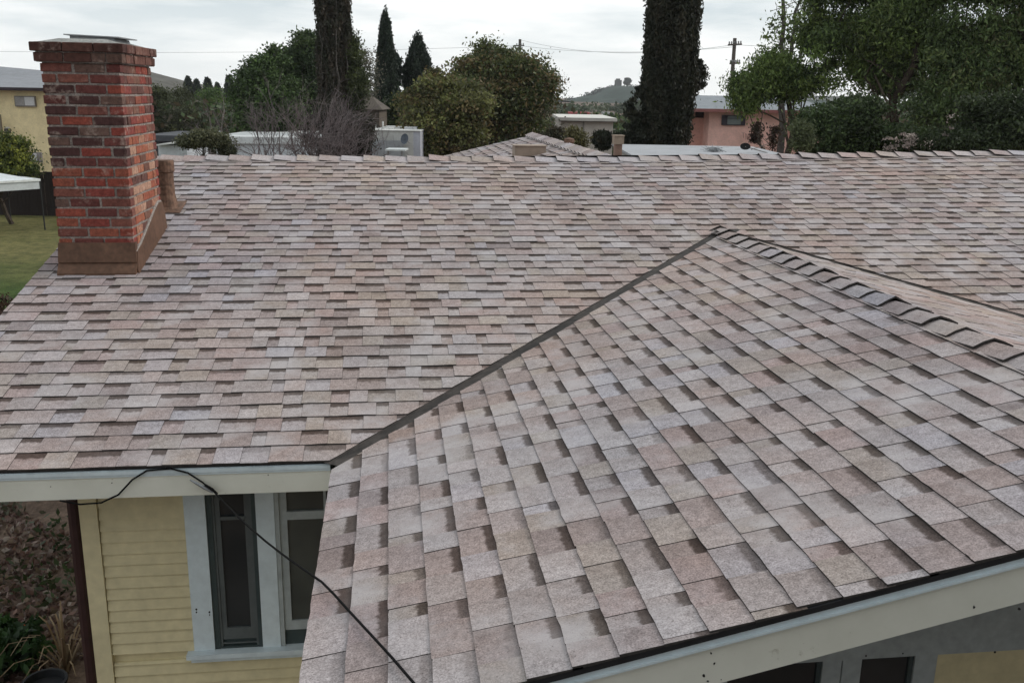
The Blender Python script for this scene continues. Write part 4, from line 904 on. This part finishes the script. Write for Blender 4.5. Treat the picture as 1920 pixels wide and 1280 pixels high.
for a_ in cor: mb = MB(); mb.box(a_[0]-.018, a_[0]+.018, a_[1]-.018, a_[1]+.018, GZ, ze-.02, 0, (.03, .03, .03, 0), tr=wd); mb.build('leg', M['paint'], can)
# low white buildings left of centre
lw_ = thing('low_white_building', 'long low white flat roofed building behind the bare shrub', 'building', gnd(500, 42)); newbox('wall', lw_, 405, 585, 268, None, 42, 7, (.60, .63, .66)); newbox('roof', lw_, 398, 592, 255, 268, 42, 7.4, (.60, .62, .62), dd=-.25)
v = newbox('roof_vent', lw_, 409, 414, 246, 255, 43.5, .2, (.5, .52, .55))
sh = thing('shed', 'small white shed with a lean to roof right of the chimney', 'shed', gnd(320, 34)); newbox('wall', sh, 296, 350, 272, None, 34, 2.4, (.50, .53, .56))
mb = MB(); r0, f0, z0_ = loc3(292, 271, 33.7); r1, _, z1_ = loc3(352, 264, 33.7); mb.hexa([wd(r0, f0, z0_-.05), wd(r1, f0, z1_-.05), wd(r1, f0+2.8, z1_-.05), wd(r0, f0+2.8, z0_-.05), wd(r0, f0, z0_), wd(r1, f0, z1_), wd(r1, f0+2.8, z1_), wd(r0, f0+2.8, z0_)], 0, (.62, .63, .61, 0)); mb.build('roof', M['paint'], sh)
ds = thing('dark_roofed_house', 'low house with a dark slate grey roof beyond the small white shed', 'building', gnd(310, 52)); newbox('wall', ds, 276, 340, 264, None, 52, 5, (.05, .05, .055)); newbox('roof', ds, 270, 344, 253, 264, 52, 6, (.075, .08, .09), dd=-.3)
fw_ = thing('white_carport', 'white flat roofed carport among trees in the left distance', 'building', gnd(445, 95)); newbox('roof', fw_, 428, 470, 197, 203, 95, 6, (.5, .5, .46))
for px in (436, 466): newbox('post', fw_, px, px+4, 203, None, 95, .3, (.4, .4, .37))
newbox('wall', fw_, 432, 468, 222, None, 95, .3, (.35, .35, .34), dd=2)
fw2 = thing('white_house', 'pale house half hidden between the chimney and the olive round tree', 'building', gnd(296, 90)); newbox('wall', fw2, 276, 304, 212, None, 90, 4, (.42, .42, .38)); newbox('roof', fw2, 272, 308, 205, 212, 90, 5, (.52, .52, .46), dd=-.4)
# stone gabled outbuilding with an arch
so_ = thing('stone_outbuilding', 'weathered brown stone outbuilding with a dark arched opening', 'building', gnd(690, 50))
mb = MB(); r0, f0, zt = loc3(660, 205, 50); r1 = loc3(711, 205, 50)[0]; cxx = (loc3(674, 205, 50)[0]+loc3(700, 205, 50)[0])/2; aw = (loc3(700, 205, 50)[0]-loc3(674, 205, 50)[0])/2; zs = loc3(690, 232, 50)[2]; stn = (.115, .095, .075, 0)
mb.box(r0, cxx-aw, f0, f0+3, GZ, zt, 0, stn, wd); mb.box(cxx+aw, r1, f0, f0+3, GZ, zt, 0, stn, wd)
for k in range(10):
    a0, a1 = math.pi*k/10, math.pi*(k+1)/10; xa, xb = cxx+aw*math.cos(a1), cxx+aw*math.cos(a0); za, zb_ = zs+aw*math.sin(a1), zs+aw*math.sin(a0)
    mb.hexa([wd(xa, f0, za), wd(xb, f0, zb_), wd(xb, f0+3, zb_), wd(xa, f0+3, za), wd(xa, f0, zt), wd(xb, f0, zt), wd(xb, f0+3, zt), wd(xa, f0+3, zt)], 0, stn)
mb.box(r0+.05, r1-.05, f0+2.8, f0+2.95, GZ, zt-.1, 0, (.02, .02, .018, 0), wd); mb.build('wall', M['paint'], so_)
mb = MB(); zr = loc3(685, 183, 50)[2]; mb.hexa([wd(r0-.2, f0-.2, zt), wd(r1+.2, f0-.2, zt), wd(r1+.2, f0+3.2, zt), wd(r0-.2, f0+3.2, zt), wd(r0+.5, f0+1.2, zr), wd(r1-.5, f0+1.2, zr), wd(r1-.5, f0+1.8, zr), wd(r0+.5, f0+1.8, zr)], 0, (.10, .085, .07, 0)); mb.build('roof', M['paint'], so_)
# white trailer with a dish
trl = thing('trailer', 'boxy white trailer with roof pipes and a rooftop unit behind the ridge', 'trailer', gnd(745, 38))
newbox('body', trl, 697, 775, 245, None, 38, 5, (.52, .52, .50)); newbox('lower_panel', trl, 697.3, 757, 263, None, 38, .04, (.36, .38, .40), dd=-.04); newbox('end_panel', trl, 775, 788, 245.5, None, 38, 4.8, (.44, .45, .50)); newbox('roof_trim', trl, 696, 789, 243.4, 245, 38, 5.1, (.60, .60, .58), dd=-.05); newbox('rooftop_unit', trl, 758, 781, 238, 243.3, 39, 1.2, (.55, .56, .57)); newbox('roof_hatch', trl, 728, 737, 240, 243.3, 39, .8, (.62, .62, .6))
for px, py in ((705, 231), (718, 228), (725, 236)): mb = MB(); mb.tube([at(px, 244, 39), at(px, py, 39)], .025 if px != 718 else .035, 6, 0, (.6, .6, .58, 0)); mb.build('roof_pipe', M['paint'], trl)
dsh = thing('satellite_dish', 'grey satellite dish on the end of the white trailer', 'satellite dish', at(762, 262, 37.6)); mb = MB(); c = at(760, 261, 37.5)
dn = (-FW*.86 - RT*.5); dn /= np.linalg.norm(dn); e1 = np.cross(dn, (0, 0, 1)); e1 /= np.linalg.norm(e1); e2 = np.cross(e1, dn)
for j in range(4):
    for k in range(18):
        P = []
        for (jj, kk) in ((j, k), (j+1, k), (j+1, k+1), (j, k+1)):
            rr = .19*jj/4; a_ = 2*math.pi*kk/18; P.append(c + e1*rr*math.cos(a_) + e2*rr*1.1*math.sin(a_) + dn*(rr*rr*1.6))
        mb.face(P if j else [P[0], P[1], P[2]], 0, (.12, .14, .17, 0))
mb.build('dish', M['paint'], dsh); mb = MB(); mb.tube([c, c + dn*.22 - e2*.05], .012, 6, 0, (.1, .1, .1, 0)); mb.tube([c, at(768, 268, 37.9)], .02, 6, 0, (.3, .3, .3, 0)); mb.build('arm', M['paint'], dsh)
pt = thing('patio_table', 'white topped table or ledge in front of the trailer', 'table', gnd(740, 30)); newbox('tabletop', pt, 722, 760, 280, 283, 30, .9, (.55, .58, .58))
for px in (726, 752): newbox('leg', pt, px, px+3, 283, None, 30.3, .06, (.3, .3, .3))
# beige building, red one beyond
be = thing('beige_building', 'low beige flat roofed building with a white roof edge left of the dark cypress', 'building', gnd(1100, 48))
newbox('wall', be, 1052, 1150, 226, None, 48, 8, (.62, .58, .53)); newbox('roof', be, 1047, 1156, 220, 226, 48, 8.6, (.62, .60, .56), dd=-.35)
newbox('pilaster', be, 1093, 1095.5, 226, None, 48, .12, (.28, .27, .25), dd=-.12); newbox('eave_band', be, 1049, 1154, 226, 228, 47.8, .1, (.22, .21, .2))
rd = thing('red_building', 'small red roofed building in the distance above the beige building', 'building', gnd(1085, 170)); newbox('wall', rd, 1060, 1108, 214, None, 170, 8, (.40, .38, .36)); newbox('roof', rd, 1063, 1107, 211, 219, 169, 8, (.30, .045, .05), dd=-.5)
for px0, px1, py, lab, c_ in ((1040, 1058, 212, 'tiny pale house in the town left of the red building', (.42, .43, .44)), (1133, 1150, 211, 'tiny white house in the town right of the red building', (.55, .56, .57))):
    hh = thing('distant_house', lab, 'building', gnd(px0+8, 200)); newbox('wall', hh, px0, px1, py+3, None, 200, 6, c_); newbox('roof', hh, px0-1, px1+1, py, py+3, 200, 7, (.3, .3, .3), dd=-.5)
# pink house
pk = thing('pink_house', 'salmon pink stucco house with a grey roof at the right', 'house', gnd(1370, 44))
newbox('wall', pk, 1331, 1480, 207, None, 44, 7, (.84, .53, .46)); newbox('wall', pk, 1270, 1331, 208, None, 45.4, 5.6, (.78, .47, .40)); newbox('wall', pk, 1480, 1560, 209, None, 44.6, 6.5, (.76, .47, .41))
mb = MB(); r0, f0, z0_ = loc3(1262, 203, 43.4); r1 = loc3(1560, 203, 43.4)[0]; zr = loc3(1370, 180, 47)[2]; mb.hexa([wd(r0, f0, z0_), wd(r1, f0, z0_), wd(r1, f0+8.8, z0_), wd(r0, f0+8.8, z0_), wd(r0+.3, f0+4, zr), wd(r1-.5, f0+4, zr), wd(r1-.5, f0+4.6, zr), wd(r0+.3, f0+4.6, zr)], 0, (.24, .26, .28, 0)); mb.build('roof', M['paint'], pk)
newbox('fascia', pk, 1262, 1561, 203, 209, 43.35, .1, (.30, .13, .12))
wn = newbox('window', pk, 1354, 1398, 216, 235, 44, .12, (.06, .055, .07), dd=-.06); newbox('pane', wn, 1364, 1389, 217.5, 233.5, 44, .03, (.20, .24, .24), dd=-.09); newbox('sash_bar', wn, 1364, 1389, 221.5, 222.5, 44, .02, (.1, .11, .12), dd=-.105)
wn = newbox('window', pk, 1304, 1323, 210, 221, 45.4, .12, (.035, .02, .022), dd=-.06)
# painted scribble on the pink wall: strokes reading T I W
r0, f0, _ = loc3(1391, 255, 44); mb = MB(); px_m = 44/FPX
def stroke(x0, y0, x1, y1): a_ = at(x0, y0, 43.98); b_ = at(x1, y1, 43.98); mb.bar(a_, b_, .02, .012, 0, (.30, .16, .13, 0))
for s_ in ((1391, 249.5, 1396.5, 249.5), (1393.5, 250, 1394.5, 259), (1398, 250, 1398.5, 262), (1400, 251, 1401, 262), (1401, 262, 1402.5, 254), (1402.5, 254, 1404, 261), (1404, 261, 1405, 251)): stroke(*s_)
mb.build('scribble', M['paint'], pk)
# grey flat roof just behind our ridge, with wire heap and a black dish
fr = thing('flat_roofed_outbuilding', 'pale grey flat roofed outbuilding just behind the right half of the ridge', 'building', gnd(1320, 22))
r0, f0, z0_ = loc3(1200, 300, 19.5); r1 = loc3(1475, 300, 19.5)[0]; zf_ = at(1330, 292, 19.5)[2]; zbk = at(1330, 274, 23)[2]
mb = MB(); mb.hexa([wd(r0, f0, GZ), wd(r1, f0, GZ), wd(r1, f0+3.6, GZ), wd(r0, f0+3.6, GZ), wd(r0, f0, zf_-.05), wd(r1, f0, zf_-.05), wd(r1, f0+3.6, zbk-.05), wd(r0, f0+3.6, zbk-.05)], 0, (.35, .34, .32, 0)); mb.build('wall', M['paint'], fr)
mb = MB(); mb.hexa([wd(r0-.2, f0-.2, zf_-.049), wd(r1+.2, f0-.2, zf_-.049), wd(r1+.2, f0+3.8, zbk-.045), wd(r0-.2, f0+3.8, zbk-.045), wd(r0-.2, f0-.2, zf_), wd(r1+.2, f0-.2, zf_), wd(r1+.2, f0+3.8, zbk), wd(r0-.2, f0+3.8, zbk)], 0, (.36, .37, .39, 0)); mb.build('roof', M['paint'], fr)
sg = []; c = at(1338, 282, 20.8)
for i in range(60): a_ = c+rng.normal(size=3)*np.array([.10, .10, .045]); b_ = c+rng.normal(size=3)*np.array([.13, .12, .05]); sg += bend(a_, b_, .006, .005, 3, .12)
wh = limbs('wire_heap', sg, M['galv'], None, 3); tag(wh, 'crumpled heap of grey wire mesh on the pale flat roof', 'wire mesh')
bd = thing('satellite_dish', 'black round dish tilted on the pale flat roof', 'satellite dish', at(1397, 278, 20.6)); mb = MB(); c = at(1397, 275, 20.6)
for j in range(3):
    for k in range(18):
        P = []
        for (jj, kk) in ((j, k), (j+1, k), (j+1, k+1), (j, k+1)):
            rr = .115*jj/3; a_ = 2*math.pi*kk/18; P.append(c + RT*rr*math.cos(a_) + UP*rr*.66*math.sin(a_) - FW*rr*.2)
        mb.face(P if j else [P[0], P[1], P[2]], 0, (.01, .01, .011, 0))
mb.build('dish', M['paint'], bd); mb = MB(); mb.tube([c, at(1425, 283, 20.7), at(1440, 287, 20.8)], .012, 6, 0, (.2, .18, .17, 0)); mb.tube([at(1408, 281, 20.7), at(1440, 270, 20.9)], .007, 6, 0, (.15, .13, .12, 0)); mb.build('arm', M['paint'], bd)
# white pavilion roof among the right trees
pv = thing('pavilion', 'white flat topped pavilion half hidden among the right hand trees', 'pavilion', gnd(1570, 40)); newbox('roof', pv, 1548, 1598, 180, 188, 40, 3, (.55, .57, .57)); newbox('post', pv, 1576, 1581, 188, None, 40, .2, (.42, .43, .42)); newbox('post', pv, 1552, 1556, 188, None, 42.5, .2, (.42, .43, .42))

# ------------------------------------------------------------------ utility poles and wires
def pole(px, pyt, d, label, arms, ins=3, rad=.14):
    tp = at(px, pyt, d); b_ = (tp[0], tp[1], GZ); th = thing('utility_pole', label, 'utility pole', b_, 'utility poles on the skyline'); tp = at(px, pyt, d); mb = MB(); mb.tube([b_, (b_[0], b_[1], tp[2])], [rad*1.3, rad], 8, 0, (.10, .085, .075, 0)); mb.build('pole', M['paint'], th)
    for (py, wpx, tilt) in arms:
        a_ = at(px-wpx, py+tilt, d-.1); c_ = at(px+wpx, py-tilt, d-.1); mb = MB(); mb.bar(a_, c_, .11, .13, 0, (.11, .095, .085, 0)); ca = mb.build('crossarm', M['paint'], th)
        for k in range(ins*2):
            q = a_+(c_-a_)*(k+.5)/(ins*2); mb = MB(); mb.lathe(q+np.array([0, 0, .06]), [(.03, 0), (.06, .06), (.05, .16), (0, .2)], 8, 0, (.2, .2, .2, 0)); mb.build('insulator', M['paint'], ca)
pole(1378, 72, 70, 'brown wooden utility pole with crossarms left of the light green tree', [(84, 13, .6), (119, 10, .5)])
pole(975, 74, 95, 'wooden utility pole top sticking up behind the big olive tree', [(86, 8, .3), (93, 5, .3)], 2)
def wire(label, pts, d0, d1, sag, r_=.014):
    P = []; n_ = 24; a_, b_ = at(*pts[0], d0), at(*pts[1], d1)
    for i in range(n_+1): k = i/n_; P.append(a_+(b_-a_)*k - np.array([0, 0, sag*4*k*(1-k)]))
    mb = MB(); mb.tube(P, r_, 5, 0, (.30, .31, .32, 0)); o = mb.build('power_line', M['paint']); tag(o, label, 'power line', 'power lines across the sky')
wire('power line from the left edge to the pole behind the olive tree', ((-60, 96), (975, 86)), 88, 94.9, .35)
wire('upper power line between the two utility poles', ((975, 75), (1378, 84)), 94.9, 69.9, .9)
wire('lower power line between the two utility poles', ((975, 86), (1378, 88)), 94.9, 69.9, .5)
wire('power line from the brown pole to the right hand trees', ((1378, 84), (1990, 92)), 69.9, 62, .3)

# ------------------------------------------------------------------ side yard at the lower left
def G0(px, py): return onplane(px, py, (0, 0, 1), GZ)
n_ = 4200; u = rng.uniform(0, 1, (n_, 2)); c0, c1, c2, c3 = G0(-160, 930), G0(175, 930), G0(185, 1330), G0(-160, 1330)
pts = (c0*(1-u[:, [0]])+c1*u[:, [0]])*(1-u[:, [1]]) + (c3*(1-u[:, [0]])+c2*u[:, [0]])*u[:, [1]]
keep = np.array([mnoise.noise(Vector(p_*.9)) > -.25 for p_ in pts]); pts = pts[keep]; pts[:, 2] += rng.uniform(.01, .05, len(pts))
lc = np.array([(.20, .12, .095), (.16, .10, .085), (.24, .17, .145), (.12, .07, .06), (.20, .145, .10), (.28, .23, .19)])[rng.integers(0, 6, len(pts))]
me = leaf_mesh('leaf_litter', pts, .055, lc*rng.uniform(.6, 1.15, (len(pts), 1)), 1.6); me.materials.append(M['leaf']); o = bpy.data.objects.new('leaf_litter', me); COL.objects.link(o); tag(o, kind='stuff')
n_ = 14; C_ = []
while len(C_) < n_:
    p_ = G0(rng.uniform(-120, 160), rng.uniform(945, 1290))
    if mnoise.noise(Vector(p_*1.3)+Vector((4, 2, 0))) > .2: C_.append(p_)
C_ = np.array(C_); pts = (C_[:, None]+np.abs(rng.normal(size=(n_, 40, 3)))*np.array([.16, .16, .07])*rng.choice([-1, 1], (n_, 40, 3))).reshape(-1, 3); pts[:, 2] = GZ+np.abs(pts[:, 2]-GZ)+.02
me = leaf_mesh('weeds', pts, .05, cols_for(np.repeat(np.arange(n_), 40), [(.04, .06, .02), (.055, .07, .03), (.03, .045, .018), (.09, .09, .06)], n_), 1.8, .5); me.materials.append(M['leaf']); o = bpy.data.objects.new('weeds', me); COL.objects.link(o); tag(o, kind='stuff')
# green leafy plant with an orange bloom
bp = G0(20, 1260); hgt = .55
pl = thing('garden_plant', 'dark green leafy plant with one orange red bloom in the lower left corner', 'plant', tuple(bp)); 
pp, pi_ = crown_points([((bp[0], bp[1], GZ+.25), (.30, .26, .24)), ((bp[0]-.18, bp[1]-.22, GZ+.2), (.26, .24, .2))], 70, 22, .10, 0, .2); me = leaf_mesh('foliage', pp, .06, cols_for(pi_, [(.03, .065, .02), (.04, .085, .025), (.025, .05, .018)], 70), 2., .6); me.materials.append(M['leaf']); o = bpy.data.objects.new('foliage', me); COL.objects.link(o); attach(o, pl)
oc = (lambda d_: at(38, 1181, d_))(np.dot(np.array(G0(38, 1215))-CAM, FW)*.965)
mb = MB()
for k in range(7):
    a_ = 2*math.pi*k/7; e1 = np.array([math.cos(a_), math.sin(a_), 0]); e2 = np.array([-math.sin(a_), math.cos(a_), 0]); c = np.array(oc)
    mb.face([c, c+e1*.045+e2*.03+np.array([0, 0, .03]), c+e1*.085+np.array([0, 0, .035]), c+e1*.045-e2*.03+np.array([0, 0, .03])], 0, (.50, .085, .025, 0))
mb.build('bloom', M['paint'], pl); limbs('stem', bend((bp[0], bp[1], GZ), oc, .008, .005, 4, .03), M['twig'], pl, 4)
# dried strappy plant by the corner
bq = np.array(G0(126, 1262)); dp = thing('dried_plant', 'dry tan strappy plant beside the house corner', 'plant', tuple(bq)); mb = MB()
for i in range(34):
    a_ = rng.uniform(0, 2*math.pi); L = rng.uniform(.25, .6); up_ = rng.uniform(.2, .55); e1 = np.array([math.cos(a_), math.sin(a_), 0]); e2 = np.array([-math.sin(a_), math.cos(a_), 0])*.012; prev = bq.copy(); cc = random.choice([(.19, .13, .075, 0), (.13, .085, .05, 0), (.24, .18, .11, 0), (.09, .06, .04, 0)])
    for k in range(1, 5):
        q_ = bq + e1*L*k/4 + np.array([0, 0, up_*math.sin(k/4*2.3)]); wv = 1-.2*k; mb.face([prev-e2*(wv+.2), prev+e2*(wv+.2), q_+e2*wv, q_-e2*wv], 0, cc); prev = q_
mb.build('leaf', M['paint'], dp)
# black planter bucket
bk = np.array(G0(92, 1345)); pr_ = thing('planter_pot', 'black plastic planter pot on the ground in the lower left', 'pot', tuple(bk)); mb = MB(); mb.lathe(tuple(bk), [(.12, 0), (.16, .32), (.17, .32), (.17, .34), (.15, .34), (.145, .28), (0, .28)], 20, 0, (.012, .013, .015, 0)); mb.build('pot', M['paint'], pr_)

p_ = at(-6, 588, 17); tree('shrub', 'brown bush at the left edge below the rake of the roof', 'shrub', (p_[0], p_[1], GZ), [(tuple(p_-np.array([.1, 0, .3])), (.6, .5, .6))], [(.07, .04, .028), (.09, .055, .035), (.05, .04, .022)], 110, 30, .14, .06, .03, gap=0)

mb = MB(); mb.box(-1300, 1300, -1300, 1300, -6, 26); hz = bpy.data.materials.new('haze'); hz.use_nodes = True; t = hz.node_tree; t.nodes.remove(t.nodes['Principled BSDF'])
pv_ = t.nodes.new('ShaderNodeVolumePrincipled'); pv_.inputs['Color'].default_value = (.96, .98, 1, 1); pv_.inputs['Density'].default_value = .0002; pv_.inputs['Anisotropy'].default_value = 0
t.links.new(pv_.outputs[0], t.nodes['Material Output'].inputs['Volume'])
o = mb.build('haze', hz); tag(o, kind='stuff')
